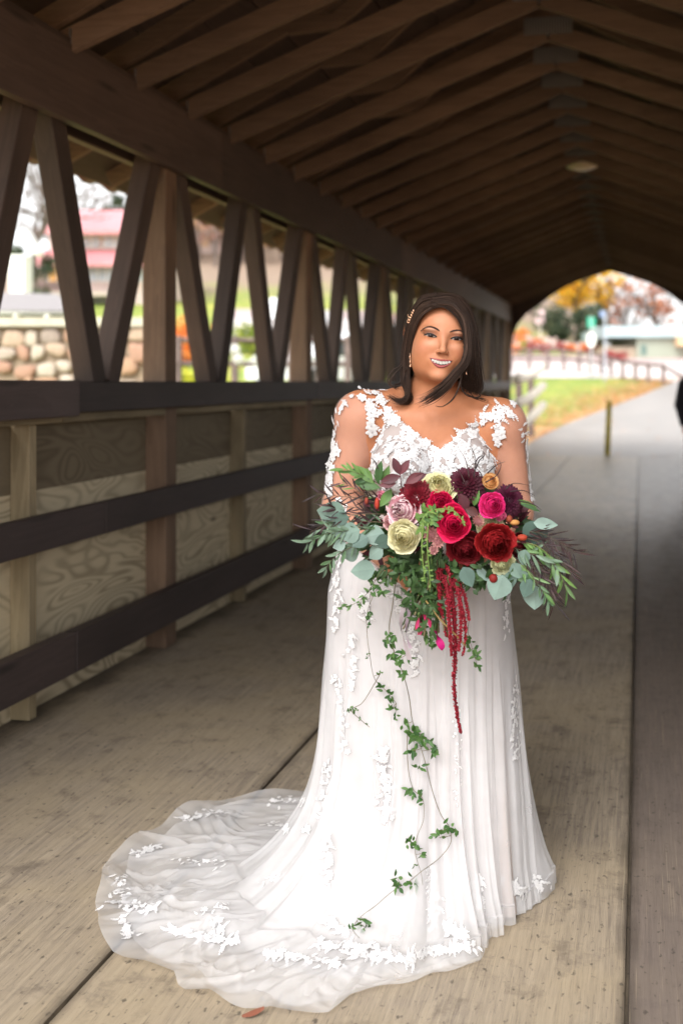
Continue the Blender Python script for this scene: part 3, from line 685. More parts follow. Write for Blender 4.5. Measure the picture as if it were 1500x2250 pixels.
V = [P(50, 500, 39.6), P(56, 505, 39.6), P(84, 556, 39.6), P(76, 560, 39.6)]; V2 = [v + Vector((-.1, .6, 0)) for v in V]; o_ = Vector(wh.location); mb = MB(); mb.add([v - o_ for v in V + V2], [(0,1,2,3),(7,6,5,4),(0,4,5,1),(1,5,6,2),(2,6,7,3),(3,7,4,0)]); mb.build('barge_board', M['wfr'], wh)
bare(G(70, 60), 12, 'grey leafless tree left of the pink-roofed house', 25); bare(G(215, 78), 13, 'bare tree rising behind the pink roof', 26)
bare(G(100, 85), 17, 'tall bare tree behind the left end of the pink roof', 27)
tree('pine_tree', G(243, 82), 8.8, 1.5, EVG, 'dark round evergreen top behind the pink roof', 16, 70, .2, seed=41, low=.62)
tree('evergreen_tree', G(78, 56), 4.2, 1.3, EVG, 'dark evergreen beside the white shed gable', 18, 60, .16, seed=42, low=.1)
for i, (u, zc, rx, rz, cols, lab) in enumerate([(405, 36, 1.0, 1.7, ORG, 'bright orange shrub seen between the first braces'), (432, 36.5, .8, 1.3, ORG, 'smaller orange shrub beside the bright orange one'), (405, 27, 1.2, .9, [(.62, .62, .06), (.75, .70, .10), (.45, .50, .05)], 'yellow-green shrub behind the rail fence'), (520, 20, .9, 1.0, GRN, 'leafy green shrub with white blooms'), (585, 21, .7, .9, GRN, 'green shrub at the foot of the second V of braces'), (555, 40, 1.0, 1.2, GRN, 'green shrub on the lawn slope'), (900, 40, 1.3, 2.0, ORG, 'orange shrub half hidden behind the hair')]):
    bush('shrub', G(u, zc), rx, rz, cols, lab, 900, .09, seed=60 + i)
k_ = 0
WB = [((515, 768), (524, 790), (566, 790), (600, 740)), ]
for (u, v), lab in zip(WB[0], ('topmost white bloom above the green shrub', 'left white bloom cluster on the green shrub', 'right white bloom cluster on the green shrub', 'single white bloom beside the brace')):
    mb = MB(); c = P(u, v, 19.3); leaf_cloud(mb, (0, 0, 0), (.09, .09, .09), 160, .035, [(.9, .9, .88)], .7); o = mb.build('bloom', LV, colors=True); o.location = c; tag(o, lab, 'flower', 'white blooms by the fence')
for (u, zc, lab) in ((690, 30, 'white parked car seen between the third pair of braces'), (775, 33, 'pale parked car seen further right between the braces'), (640, 52, 'small white car up on the lawn slope')):
    c = G(u, zc); root = empty('parked_car', c, R(75)); tag(root, lab, 'car', 'cars parked beyond the bridge')
    mb = MB(); pr = [(-2.1, .35), (-2.1, .85), (-1.2, 1.0), (-.6, 1.45), (.8, 1.5), (1.5, 1.02), (2.1, .9), (2.15, .35)]
    V = [(x, -.85, z) for x, z in pr] + [(x, .85, z) for x, z in pr]; n = len(pr); mb.add(V, [tuple(range(n))[::-1], tuple(range(n, 2*n))] + [(i, (i+1) % n, (i+1) % n + n, i + n) for i in range(n)]); mb.build('body', plain('white_car', (.85, .86, .88), .25, .02), root)
    mb = MB(); mb.add([(-1.0, -.86, 1.0), (-.55, -.86, 1.38), (.7, -.86, 1.42), (1.25, -.86, 1.03)], [(0, 1, 2, 3)]); mb.add([(-1.0, .86, 1.0), (-.55, .86, 1.38), (.7, .86, 1.42), (1.25, .86, 1.03)], [(3, 2, 1, 0)]); mb.build('window', plain('car_glass', (.05, .06, .07), .1), root)
    for x in (-1.3, 1.3):
        for y in (-.8, .8):
            mb = MB(); mb.tube([(x, y - .1, .33), (x, y + .1, .33)], .33, 14); mb.build('wheel', plain('tyre', (.03, .03, .03), .8), root)
lf = empty('rail_fence', G(440, 24)); tag(lf, 'dark brown two-rail fence outside the bridge seen through the braces', 'fence'); lo_ = Vector(lf.location)
pv_ = None
for i, u in enumerate(range(330, 960, 62)):
    zc = 24 + i * .35; b0 = P(u, 838, zc); b1 = P(u, 738, zc)
    mb = MB(); mb.box((b0.x - lo_.x - .07, b0.y - lo_.y - .07, -.5 - lo_.z), (b0.x - lo_.x + .07, b0.y - lo_.y + .07, b1.z - lo_.z)); mb.build('post', M['fpost'], lf)
    if pv_:
        for v in (748, 800): mb = MB(); q0 = P(pv_[0], v, pv_[1]); q1 = P(u, v, zc); mb.tube([q0 - lo_, q1 - lo_], .065, 4); mb.build('rail', M['fpost'], lf)
    pv_ = (u, zc)
# lodge far left with grey roof
ld = empty('lodge', G(455, 100)); tag(ld, 'long grey-roofed building on the hill between the first and second V of braces', 'building')
pb('wall', 425, 520, 515, 560, 100, 8, M['siding'], ld); pb('roof', 418, 524, 498, 514.5, 99, 10, plain('grey_roof', (.55, .56, .56), .6), ld)
# wooded hillside: a mass of bare twigs and dull leaves
random.seed(9); np.random.seed(9)
mb = MB(); HC = [(.46, .30, .26), (.52, .38, .33), (.40, .30, .26), (.56, .44, .38), (.50, .26, .22), (.36, .32, .22), (.60, .40, .22)]
for i in range(420):
    a = random.uniform(-25.3, -8.5); r_ = random.uniform(92, 190) ; x, y = az(a, r_); z = float(gz(x, y)); h = random.uniform(5, 8)
    s = random.uniform(1.6, 2.6); leaf_cloud(mb, (x, y, z + h * .62), (s, s, h * .36), 70, .34, [random.choice(HC) for _ in range(2)], .2)
    mb.tube([(x, y, z - .5), (x + random.uniform(-.3, .3), y, z + h * .7)], [.16, .05], 3, 0, (.22, .18, .16))
wd = mb.build('woodland', LV, colors=True); tag(wd, 'bare and pinkish autumn woodland covering the hillside', kind='stuff')
# ------------------------------------------------------------ the bride
BZ = 2.875                                                  # camera depth of her feet
bp = P(955, 1990, BZ)
bride = empty('person', (bp.x, bp.y, 0), YAW)
tag(bride, 'smiling bride with dark wavy hair in a white lace gown holding a bouquet', 'person')
def B(u, v, d=0.0):                                         # her own frame: x right, y away, z up
    zc = BZ + d; return Vector(((u - 960) / FPX * zc + .00625, d, EYE - (v - V0) / FPX * zc))
def pxl(p):                                                 # back to the photograph
    zc = BZ + p[1]; return (960 + (p[0] - .00625) * FPX / zc, V0 + (EYE - p[2]) * FPX / zc)
# ---- signed distance helpers on a rectilinear grid
class Grid:
    def __init__(s, xs, ys, zs):
        s.a = [np.asarray(k, np.float32) for k in (xs, ys, zs)]; s.D = np.full([len(k) for k in s.a], 1.0, np.float32)
    def sub(s, lo, hi):
        sl = []
        for k in range(3):
            i = max(0, int(np.searchsorted(s.a[k], lo[k])) - 1); j = min(len(s.a[k]), int(np.searchsorted(s.a[k], hi[k])) + 1); sl.append(slice(i, max(j, i)))
        return tuple(sl)
    def pts(s, sl): return np.meshgrid(s.a[0][sl[0]], s.a[1][sl[1]], s.a[2][sl[2]], indexing='ij', sparse=True)
    def put(s, sl, d, k, sub=False):
        cur = s.D[sl]
        if sub: h = np.maximum(k - np.abs(-d - cur), 0) / k; s.D[sl] = np.maximum(cur, -d) + h * h * k * .25
        else: h = np.maximum(k - np.abs(d - cur), 0) / k; s.D[sl] = np.minimum(cur, d) - h * h * k * .25
def ellip(g, c, r, k=.02, Rm=None, off=0.0, sub=False):
    r = np.array(r, float) + (0 if sub else off); m = max(r) + k + .03
    sl = g.sub(np.array(c) - m, np.array(c) + m); X, Y, Z = g.pts(sl)
    X = X - c[0]; Y = Y - c[1]; Z = Z - c[2]
    if Rm is not None: X, Y, Z = [Rm[0][i] * X + Rm[1][i] * Y + Rm[2][i] * Z for i in range(3)]
    k0 = np.sqrt((X / r[0]) ** 2 + (Y / r[1]) ** 2 + (Z / r[2]) ** 2); k1 = np.sqrt((X / r[0] ** 2) ** 2 + (Y / r[1] ** 2) ** 2 + (Z / r[2] ** 2) ** 2)
    g.put(sl, k0 * (k0 - 1) / np.maximum(k1, 1e-6), k, sub)
def cone(g, a, b, ra, rb, k=.02, off=0.0, flat=None):
    a = np.array(a, float); b = np.array(b, float); ra += off; rb += off; m = max(ra, rb) + k + .02
    sl = g.sub(np.minimum(a, b) - m, np.maximum(a, b) + m); X, Y, Z = g.pts(sl); d = b - a; L2 = d @ d
    t = np.clip(((X - a[0]) * d[0] + (Y - a[1]) * d[1] + (Z - a[2]) * d[2]) / L2, 0, 1)
    q = np.sqrt((X - a[0] - t * d[0]) ** 2 + (Y - a[1] - t * d[1]) ** 2 + (Z - a[2] - t * d[2]) ** 2) - (ra + (rb - ra) * t)
    g.put(sl, q, k)
def nets(g):
    D = g.D; S = D < 0; n = D.shape
    c = [S[i:n[0]-1+i, j:n[1]-1+j, k:n[2]-1+k] for i in (0, 1) for j in (0, 1) for k in (0, 1)]
    cnt = sum(x.astype(np.int8) for x in c); act = (cnt > 0) & (cnt < 8); I, J, K = np.nonzero(act)
    acc = np.zeros((len(I), 3)); num = np.zeros(len(I))
    for ax in range(3):
        o = [a for a in range(3) if a != ax]
        for p in (0, 1):
            for q in (0, 1):
                d0 = [0, 0, 0]; d0[o[0]] = p; d0[o[1]] = q; d1 = list(d0); d1[ax] = 1
                i0 = (I + d0[0], J + d0[1], K + d0[2]); i1 = (I + d1[0], J + d1[1], K + d1[2])
                A, Bv = D[i0], D[i1]; m = (A < 0) != (Bv < 0); t = np.where(m, A / np.where(m, A - Bv, 1), 0)
                pt = np.stack([g.a[a][i0[a]] for a in range(3)], 1).astype(float); e = g.a[ax][i1[ax]] - g.a[ax][i0[ax]]; pt[:, ax] += t * e
                acc += pt * m[:, None]; num += m
    V = acc / num[:, None]; idx = -np.ones(act.shape, np.int64); idx[I, J, K] = np.arange(len(I)); F = []
    for ax in range(3):
        o = [a for a in range(3) if a != ax]; sl0 = [slice(None)] * 3; sl1 = [slice(None)] * 3; sl0[ax] = slice(0, n[ax]-1); sl1[ax] = slice(1, n[ax])
        A = S[tuple(sl0)]; Bv = S[tuple(sl1)]; E = np.argwhere(A != Bv)
        E = E[(E[:, o[0]] > 0) & (E[:, o[1]] > 0) & (E[:, o[0]] < n[o[0]]-1) & (E[:, o[1]] < n[o[1]]-1)]
        inside = A[tuple(E.T)]; q = []
        for (p, r_) in ((1, 1), (0, 1), (0, 0), (1, 0)):
            f = E.copy(); f[:, o[0]] -= p; f[:, o[1]] -= r_; q.append(idx[tuple(f.T)])
        Q = np.stack(q, 1); flip = inside ^ (ax == 1); Q[~flip] = Q[~flip][:, ::-1]; F.append(Q)
    F = np.concatenate(F); F = F[(F >= 0).all(1)]; return V, F
def np_mesh(name, V, F, smooth=True):
    used, inv = np.unique(F, return_inverse=True); V = V[used]; F = inv.reshape(F.shape)
    me = bpy.data.meshes.new(name); me.vertices.add(len(V)); me.vertices.foreach_set('co', V.astype(np.float32).ravel())
    nf, w_ = F.shape; me.loops.add(nf * w_); me.loops.foreach_set('vertex_index', F.astype(np.int32).ravel()); me.polygons.add(nf)
    me.polygons.foreach_set('loop_start', np.arange(nf, dtype=np.int32) * w_); me.update(calc_edges=True); me.validate()
    if smooth: me.polygons.foreach_set('use_smooth', [True] * len(me.polygons))
    return me
def laplace(V, F, it=2, lam=.5):
    E = np.concatenate([F[:, [0, 1]], F[:, [1, 2]], F[:, [2, 3]], F[:, [3, 0]]]); 
    for _ in range(it):
        s = np.zeros_like(V); c = np.zeros(len(V)); 
        for a, b in ((0, 1), (1, 0)):
            for ax in range(3): s[:, ax] += np.bincount(E[:, a], V[E[:, b], ax], len(V))
            c += np.bincount(E[:, a], minlength=len(V))
        V = V + lam * (s / np.maximum(c, 1)[:, None] - V)
    return V
# ---- head frame: origin between the eyes at ear depth
HR = Euler((R(-2), R(6.8), R(5.5)), 'XYZ').to_matrix()
hc = B(974, 741.5, -.085) - HR @ Vector((0, -.085, 0))
def H(x, y, z): return hc + HR @ Vector((x, y, z))
HRr = [[HR[i][j] for j in range(3)] for i in range(3)]
def hell(g, c, r, k=.02, sub=False): ellip(g, H(*c), r, k, HRr, 0, sub)
def head(g):
    hell(g, (0, .014, .037), (.075, .096, .084), .02)
    hell(g, (0, -.020, -.018), (.069, .068, .086), .035)
    for s in (-1, 1):
        hell(g, (s*.040, -.045, -.034), (.029, .037, .031), .03)
        hell(g, (s*.035, -.018, -.072), (.030, .040, .030), .04)
        hell(g, (s*.033, -.080, .018), (.026, .009, .006), .018)
        hell(g, (s*.034, -.101, .000), (.018, .014, .0095), .014, True)
        hell(g, (s*.034, -.0745, -.001), (.0165, .0125, .0115), .005)
        hell(g, (s*.0765, .008, -.012), (.007, .019, .030), .008)
    hell(g, (0, -.038, -.080), (.044, .046, .032), .025)
    hell(g, (0, -.0735, -.102), (.022, .017, .014), .022)
    cone(g, H(0, -.084, .008), H(0, -.1045, -.032), .0060, .0075, .016)
    hell(g, (0, -.1070, -.0370), (.0090, .0095, .0078), .008)
    for s in (-1, 1):
        hell(g, (s*.0125, -.0985, -.0400), (.0055, .0085, .0055), .006)
        hell(g, (s*.0066, -.107, -.0470), (.0042, .007, .0030), .003, True)
        cone_sub(g, H(s*.021, -.1040, -.040), H(s*.041, -.092, -.066), .0036, .0036, .007)
    hell(g, (0, -.080, -.066), (.030, .012, .016), .018)
def cone_sub(g, a, b, ra, rb, k):
    a = np.array(a, float); b = np.array(b, float); m = ra + k + .01
    sl = g.sub(np.minimum(a, b) - m, np.maximum(a, b) + m); X, Y, Z = g.pts(sl); d = b - a
    t = np.clip(((X - a[0]) * d[0] + (Y - a[1]) * d[1] + (Z - a[2]) * d[2]) / (d @ d), 0, 1)
    q = np.sqrt((X - a[0] - t * d[0]) ** 2 + (Y - a[1] - t * d[1]) ** 2 + (Z - a[2] - t * d[2]) ** 2) - ra
    g.put(sl, q, k, True)
def torso(g, off=0.0, bust=True):
    ellip(g, (-.008, .045, 1.245), (.170, .100, .150), .03, None, off)
    ellip(g, (-.008, .040, 1.335), (.150, .070, .065), .05, None, off)
    for s in (-1, 1): ellip(g, (s*.082 - .006, -.040, 1.205), (.078, .074, .075), .022, None, off)
    ellip(g, (-.004, .040, 1.08), (.150, .110, .15), .04, None, off)
    ellip(g, (-.002, .030, .97), (.165, .130, .14), .04, None, off)
def arm(g, s, off=0.0, k=.03):
    S = SH[s]; E_ = EL[s]; W = WR[s]
    ellip(g, S, (.066, .066, .066), .05, None, off)
    cone(g, S, E_, .062, .050, k, off); cone(g, E_, W, .049, .029, k, off)
SH = {-1: (-.206, .035, 1.342), 1: (.183, .035, 1.318)}
EL = {-1: (-.262, .050, 1.075), 1: (.218, .045, 1.075)}
WR = {-1: (-.090, -.185, .955), 1: (.060, -.185, .950)}
def neck(g):
    nb = (-.010, .045, 1.375); nt = H(0, .026, -.065)
    cone(g, nb, nt, .062, .052, .016)
    for s, zt in ((-1, 1.352), (1, 1.330)):
        cone(g, (s*.035 - .01, .055, 1.405), (s*.165 - .008, .045, zt), .034, .052, .05)
    # collar bones
    for s in (-1, 1): cone(g, (s*.022 - .008, -.020, 1.335), (s*.125 - .008, .0, 1.352), .0085, .0085, .03)
def hand(g, s):
    """closed hand round the stems: palm, four curled fingers, thumb"""
    W = Vector(WR[s]); pc = W + Vector((-s*.036, -.045, -.012))
    cone(g, W, W + Vector((-s*.02, -.03, -.006)), .027, .026, .015)
    ellip(g, pc, (.034, .034, .022 + .016), .014)
    for i in range(4):
        z0 = .026 - .0175 * i; L = (.9, 1.0, .94, .76)[i]
        a = pc + Vector((s*.004, -.026, z0)); b = a + Vector((-s*.030*L, -.022*L, -.002)); c = b + Vector((-s*.026*L, .006*L, -.003)); d = c + Vector((-s*.014*L, .022*L, 0))
        cone(g, a, b, .0100, .0088, .003); cone(g, b, c, .0088, .0080, .003); cone(g, c, d, .0080, .0068, .003)
    a = pc + Vector((s*.010, -.020, .032)); b = a + Vector((-s*.030, -.026, .012)); c = b + Vector((-s*.026, -.006, -.004))
    cone(g, a, b, .0120, .0098, .008); cone(g, b, c, .0098, .0078, .003)
def axis(parts):
    out = []
    for a, b, st in parts: out += list(np.arange(a, b, st))
    return out + [parts[-1][1]]
gx = axis([(-.345, -.10, .006), (-.10, .135, .0021), (.135, .31, .006)])
gy = axis([(-.31, -.19, .0030), (-.19, -.13, .005), (-.13, -.03, .0021), (-.03, .20, .005)])
gzz = axis([(-.01, .90, .012), (.90, 1.0, .0030), (1.0, 1.40, .006), (1.40, 1.68, .0021)])
g = Grid(gx, gy, gzz)
ellip(g, (0, .04, .86), (.18, .135, .16), .04); torso(g); neck(g); arm(g, -1); arm(g, 1)
for s in (-1, 1):
    cone(g, (s*.085, .04, .80), (s*.075, .04, .45), .090, .058, .03); cone(g, (s*.075, .04, .45), (s*.075, .05, .09), .058, .036, .02)
    ellip(g, (s*.078 + .02, -.005, .035), (.038, .105, .034), .03)
head(g); hand(g, -1); hand(g, 1)
BV, BF = nets(g); BV = laplace(BV, BF, 1, .5); del g
me = np_mesh('body', BV, BF)
# skin colour: blush on the cheeks, tan lower on the chest; carried by the surface
hv = (BV - np.array(hc)) @ np.array(HRr)                    # head coordinates
col = np.tile(np.array([.43, .175, .086]), (len(BV), 1))
def blot(c, r, rgb, a):
    global col
    q = np.exp(-(((hv[:, 0] - c[0]) / r[0]) ** 2 + ((hv[:, 1] - c[1]) / r[1]) ** 2 + ((hv[:, 2] - c[2]) / r[2]) ** 2))[:, None] * a
    col = col * (1 - q) + np.array(rgb) * q
face = (hv[:, 2] > -.13) & (hv[:, 1] < 0); 
blot((0, -.08, .045), (.05, .05, .03), (.56, .265, .155), .8); blot((0, -.10, -.10), (.025, .04, .02), (.54, .25, .145), .8)  # lighter forehead, chin and nose put into the skin colour to brighten the face
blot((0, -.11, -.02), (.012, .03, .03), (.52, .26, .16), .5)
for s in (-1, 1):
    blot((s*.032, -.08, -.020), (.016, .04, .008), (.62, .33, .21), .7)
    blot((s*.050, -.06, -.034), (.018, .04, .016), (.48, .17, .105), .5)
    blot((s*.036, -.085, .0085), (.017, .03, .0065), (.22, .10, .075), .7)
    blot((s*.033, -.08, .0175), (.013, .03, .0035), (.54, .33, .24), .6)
used = np.unique(BF)
me.color_attributes.new('Col', 'FLOAT_COLOR', 'POINT').data.foreach_set('color', np.c_[col[used], np.ones(len(used))].ravel())
k = N('skin'); a = k.n('VertexColor'); a.layer_name = 'Col'; nz = k.noise(k.coord(), 60, 4)
k.col(k.mix(1.0, a.outputs[0], k.ramp(nz, [(.3, (.93, .90, .88)), (.7, (1, 1, 1))]), 'MULTIPLY')); k.rough(.52); k.b.inputs['Specular IOR Level'].default_value = .33
k.b.inputs['Subsurface Weight'].default_value = .12; k.b.inputs['Subsurface Radius'].default_value = (.02, .007, .004); k.b.inputs['Subsurface Scale'].default_value = .5
k.bump(k.noise(k.coord(), 300, 3), .05, .001)
body = obj('body', me, k.m, bride)
bvh_body = BVHTree.FromPolygons([tuple(v) for v in BV], [tuple(f) for f in BF.tolist()])
def on_face(x, z, lift=0.0, y0=-.2):
    o = H(x, y0, z); d = HR @ Vector((0, 1, 0)); hit = bvh_body.ray_cast(o, d, .4)
    return (hit[0] if hit[0] else H(x, -.08, z)) - d * lift
# ---- eyes, brows, lashes, mouth
def face_patch(name, outline_up, outline_lo, m, lift=.0006, bulge=0.0, nx=18, nz=6, colfn=None):
    mb = MB(); V = []; F = []; cs = []
    for i in range(nx + 1):
        t = i / nx; (x, zu), (_, zl) = outline_up(t), outline_lo(t)
        for j in range(nz + 1):
            q = j / nz; z = zl + (zu - zl) * q; V.append(on_face(x, z, lift + bulge * math.sin(math.pi * min(max(q, .0), 1.)) * math.sin(math.pi * t) ** .5))
    for i in range(nx):
        for j in range(nz):
            f = (i*(nz+1)+j, (i+1)*(nz+1)+j, (i+1)*(nz+1)+j+1, i*(nz+1)+j+1); mb.f.append(f); mb.m.append(0)
            mb.c.append(colfn((i + .5) / nx, (j + .5) / nz) if colfn else (1, 1, 1))
    mb.v = [tuple(v) for v in V]; return mb.build(name, m, bride, smooth=True, colors=colfn is not None)
EYEM = vcol('eye_surface', .35, 0, .12); LASH = plain('lash', (.012, .009, .009), .6, .1); BROW = plain('brow_hair', (.060, .030, .022), .7, .2, 200)
for s in (-1, 1):
    cx = s * .0350
    def up(t, cx=cx, s=s):
        x = cx + (t - .5) * .0330; q = t if s > 0 else 1 - t      # q: 0 at the nose, 1 outside
        return x, -.0010 + .0022 * (q - .3) + .0052 * math.sin(math.pi * t) ** .75
    def lo(t, cx=cx, s=s):
        x = cx + (t - .5) * .0330; q = t if s > 0 else 1 - t
        return x, -.0010 + .0022 * (q - .3) - .0030 * math.sin(math.pi * t)
    def ec(t, q, s=s):
        dx = (t - .49) * .0330; dz = (q - .56) * .0072; r_ = math.hypot(dx, dz)
        if math.hypot(dx + .0015, dz - .0014) < .0008: return (.9, .9, .9)  # catchlight: a white glint painted into the eye colour
        if r_ < .0022: return (.005, .004, .004)
        if r_ < .0072: return (.022, .011, .008)
        return (.26, .22, .20) if .1 < t < .9 else (.45, .28, .24)
    face_patch('eye', up, lo, EYEM, .0007, .0012, 40, 14, ec)
    mb = MB(); pts = [on_face(*up(t), .0016) for t in np.linspace(0, 1, 14)]
    rr_ = [.0008 + .0019 * math.sin(math.pi * min(1, (t if s > 0 else 1 - t) * .75 + .1)) for t in np.linspace(0, 1, 14)]
    mb.tube(pts, rr_, 6)
    for i in range(26):                                     # single lashes
        t = (i + .5) / 26; q = t if s > 0 else 1 - t; x, z = up(t); p = on_face(x, z, .0020); L = .0035 + .0055 * q
        e = p + HR @ Vector((s * (.25 + q) * L * .8, -L * .55, L * (.75 - .2 * q))); mb.tube([p, (p + e) / 2 + HR @ Vector((0, -.0006, -.0006)), e], [.00045, .0004, .0001], 3)
    pts = [on_face(*lo(t), .0012) for t in np.linspace(.25, .98, 8) if True]; mb.tube(pts, .00035, 4)
    mb.build('eyelashes', LASH, bride)
    mb = MB(); pts = []; rr_ = []
    for i in range(15):
        t = i / 14; x = s * (.0130 + .046 * t); z = .0150 + .0100 * math.sin(math.pi * min(1, t * .80)) ** .9 - .0085 * t ** 3
        pts.append(on_face(x, z, .0006)); rr_.append(.0021 * (1 - t) ** .5 * min(1, .5 + t * 4) + .0004)
    for i in range(420):
        t = random.random(); j = t * 13.99; a_ = pts[int(j)].lerp(pts[int(j) + 1], j % 1); r_ = rr_[int(j)]
        q = a_ + HR @ Vector((0, 0, random.uniform(-1, 1) * r_)); e = q + HR @ Vector((s * .004, -.0008, .0016 - .003 * t)); mb.tube([q, e], [.00042, .00012], 3)
    mb.build('eyebrow', BROW, bride)
LIP = plain('lip_colour', (.30, .065, .065), .35, .12, 200); DARK = plain('mouth_inside', (.025, .008, .008), .6, .1); TEETH = plain('teeth', (.42, .40, .36), .5, .03)
mz = -.0665; mw = .0300
sm_ = lambda t: .0065 * (2 * abs(t - .5)) ** 1.7            # corners lift in the smile
iu = lambda t: ((t - .5) * 2 * mw, mz + sm_(t) + .0010 + .0010 * math.sin(math.pi * t))
il = lambda t: ((t - .5) * 2 * mw, mz + sm_(t) - .0086 * math.sin(math.pi * t) ** .62)
ou = lambda t: ((t - .5) * 2 * mw * 1.06, mz + sm_(t) + .0012 + .0064 * math.sin(math.pi * t) ** .8 - .0012 * math.exp(-((t - .5) / .06) ** 2))
ol = lambda t: ((t - .5) * 2 * mw * 1.06, mz + sm_(t) - .0168 * math.sin(math.pi * t) ** .66)
face_patch('mouth', iu, il, DARK, .0004, 0, 20, 5)
face_patch('upper_lip', ou, iu, LIP, .0010, .0022, 22, 6); face_patch('lower_lip', il, ol, LIP, .0010, .0030, 22, 6)
mb = MB()
for i in range(-3, 4):
    w_ = (.0044, .0038, .0036, .0032, .0028)[abs(i)]; x = sum(((.0044, .0038, .0036, .0032, .0028)[j] + (.0044, .0038, .0036, .0032, .0028)[j + 1]) for j in range(abs(i))) * (1 if i > 0 else -1)
    x += 0 if i == 0 else 0; t = min(.96, max(.04, x / (2 * mw) + .5))
    zt = iu(t)[1] - .0002; hh = min(.0088 * (1 - .05 * abs(i)), (iu(t)[1] - il(t)[1]) * .97); V = []
    for j in range(4):
        for q in range(4):
            fx = (q / 3 - .5) * 2 * w_ * .985; fz = -hh * (j / 3); rnd = (1 - .12 * (j == 3) * abs(q / 3 - .5) * 2)
            V.append(on_face(x + fx * rnd, zt + fz * rnd, .0008 + .0014 * (1 - (q / 3 * 2 - 1) ** 2 * .8)))
    mb.add(V, [(j*4+q, j*4+q+1, (j+1)*4+q+1, (j+1)*4+q) for j in range(3) for q in range(3)])
mb.build('teeth', TEETH, bride, smooth=True)
# ---- hair
def catmull(pts, n):
    pts = [Vector(p) for p in pts]; out = []; m_ = len(pts) - 1
    for i in range(n):
        t = i / (n - 1) * m_; k_ = min(int(t), m_ - 1); f = t - k_
        p0 = pts[max(k_ - 1, 0)]; p1 = pts[k_]; p2 = pts[k_ + 1]; p3 = pts[min(k_ + 2, m_)]
        out.append(.5 * ((2 * p1) + (p2 - p0) * f + (2*p0 - 5*p1 + 4*p2 - p3) * f * f + (3*p1 - p0 - 3*p2 + p3) * f ** 3))
    return out
k = N('brown_hair'); nz = k.noise(k.coord((1, 1, 1)), 35, 3); at = k.n('VertexColor'); at.layer_name = 'Col'
k.col(k.mix(1.0, at.outputs[0], k.ramp(nz, [(.3, .75), (.7, 1.15)]), 'MULTIPLY')); k.rough(.5); k.b.inputs['Specular IOR Level'].default_value = .16
HAIR = k.m
hair = MB()
def strands(gs, n, r0=.0009, jit=.0035, npts=34, end=(.86, 1.0), base=(.036, .021, .015), loft=True, lift=.0, wave=.0):
    G_ = [catmull([B(*q) for q in gg], npts) for gg in gs]; m_ = len(G_) - 1
    wv_ = lambda t, q: Vector((math.sin(q * 15 + t * 1.1), .8 * math.cos(q * 13 + t * .9), 0)) * max(0, q - .35) ** 1.2
    if loft and m_ > 0:
        W = []; nu = m_ * 5
        for i in range(nu + 1):
            t = i / nu * m_; k_ = min(int(t), m_ - 1); f = t - k_
            W.append([G_[k_][j].lerp(G_[k_ + 1][j], f) + wv_(t, j / (npts - 1)) * wave for j in range(npts - 2)])
        V = [p for row in W for p in row]; c_ = npts - 2
        hair.add(V, [(i*c_+j, i*c_+j+1, (i+1)*c_+j+1, (i+1)*c_+j) for i in range(nu) for j in range(c_ - 1)], 0, tuple(x * .8 for x in base))
    for i in range(n):
        t = random.random() * m_ if m_ else 0; k_ = min(int(t), max(m_ - 1, 0)); f = t - k_
        e = random.uniform(*end); cnt = max(4, int(npts * e)); jv = Vector(np.random.normal(size=3)) * jit; j0 = Vector((random.gauss(0, .003), random.gauss(0, .002), random.gauss(0, .0015))); ph = random.uniform(0, 6)
        tone = random.choice((.6, .8, .9, 1.0, 1.15, 1.4)) if random.random() < .93 else 2.0
        pts = []
        for j in range(cnt):
            p = G_[k_][j].lerp(G_[k_ + 1][j], f) if m_ else G_[0][j].copy(); q = j / (npts - 1)
            p = p + jv * (.25 + 1.1 * q) + j0 * max(0, 1 - q * 6) + Vector((0, -1, 0)) * lift + wv_(t + ph * .06, q) * wave
            pts.append(p)
        rad = [r0 * (1.0 - .8 * (j / (cnt - 1)) ** 3) for j in range(cnt)]
        hair.tube(pts, rad, 4, 0, tuple(x * tone for x in base), cap=False)
# scalp cap under the strands
V = []; F = []; nu, nv = 40, 24
for i in range(nv + 1):
    for j in range(nu):
        th_ = math.pi * i / nv; ph_ = 2 * math.pi * j / nu
        x, y, z = .0795 * math.sin(th_) * math.cos(ph_), .104 * math.sin(th_) * math.sin(ph_), .0915 * math.cos(th_)
        V.append((x, y + .012, z + .035))
keep = []
for i in range(nv):
    for j in range(nu):
        f = (i*nu+j, i*nu+(j+1) % nu, (i+1)*nu+(j+1) % nu, (i+1)*nu+j)
        if all(V[q][2] > .080 - 1.55 * (V[q][1] + .072) for q in f): keep.append(f)
hair.add([H(*v) for v in V], keep, 0, (.024, .015, .012))
# her right side (left in the picture): combed back behind the ear, falling in a curl
LB = [[(957, 672, -.088), (936, 681, -.080), (919, 697, -.066), (908, 722, -.048), (902, 752, -.030), (897, 790, -.012), (896, 825, -.01), (900, 852, -.03), (893, 874, -.045), (872, 882, -.05), (850, 868, -.045)],
      [(957, 660, -.072), (930, 668, -.058), (911, 690, -.040), (900, 722, -.022), (894, 760, -.006), (890, 800, 0), (893, 838, -.005), (897, 862, -.03), (885, 880, -.04), (866, 880, -.045), (846, 862, -.04)],
      [(957, 651, -.045), (925, 659, -.028), (905, 688, -.008), (893, 728, .01), (887, 770, .02), (884, 812, .02), (888, 848, .01), (900, 872, -.01), (896, 886, -.03), (878, 886, -.03)],
      [(960, 646, .0), (925, 653, .02), (902, 688, .045), (890, 735, .06), (884, 785, .06), (882, 830, .05), (890, 862, .03), (905, 878, .0)],
      [(965, 648, .04), (935, 660, .06), (912, 700, .09), (905, 750, .10), (905, 800, .09), (905, 850, .06), (910, 872, .03)]]
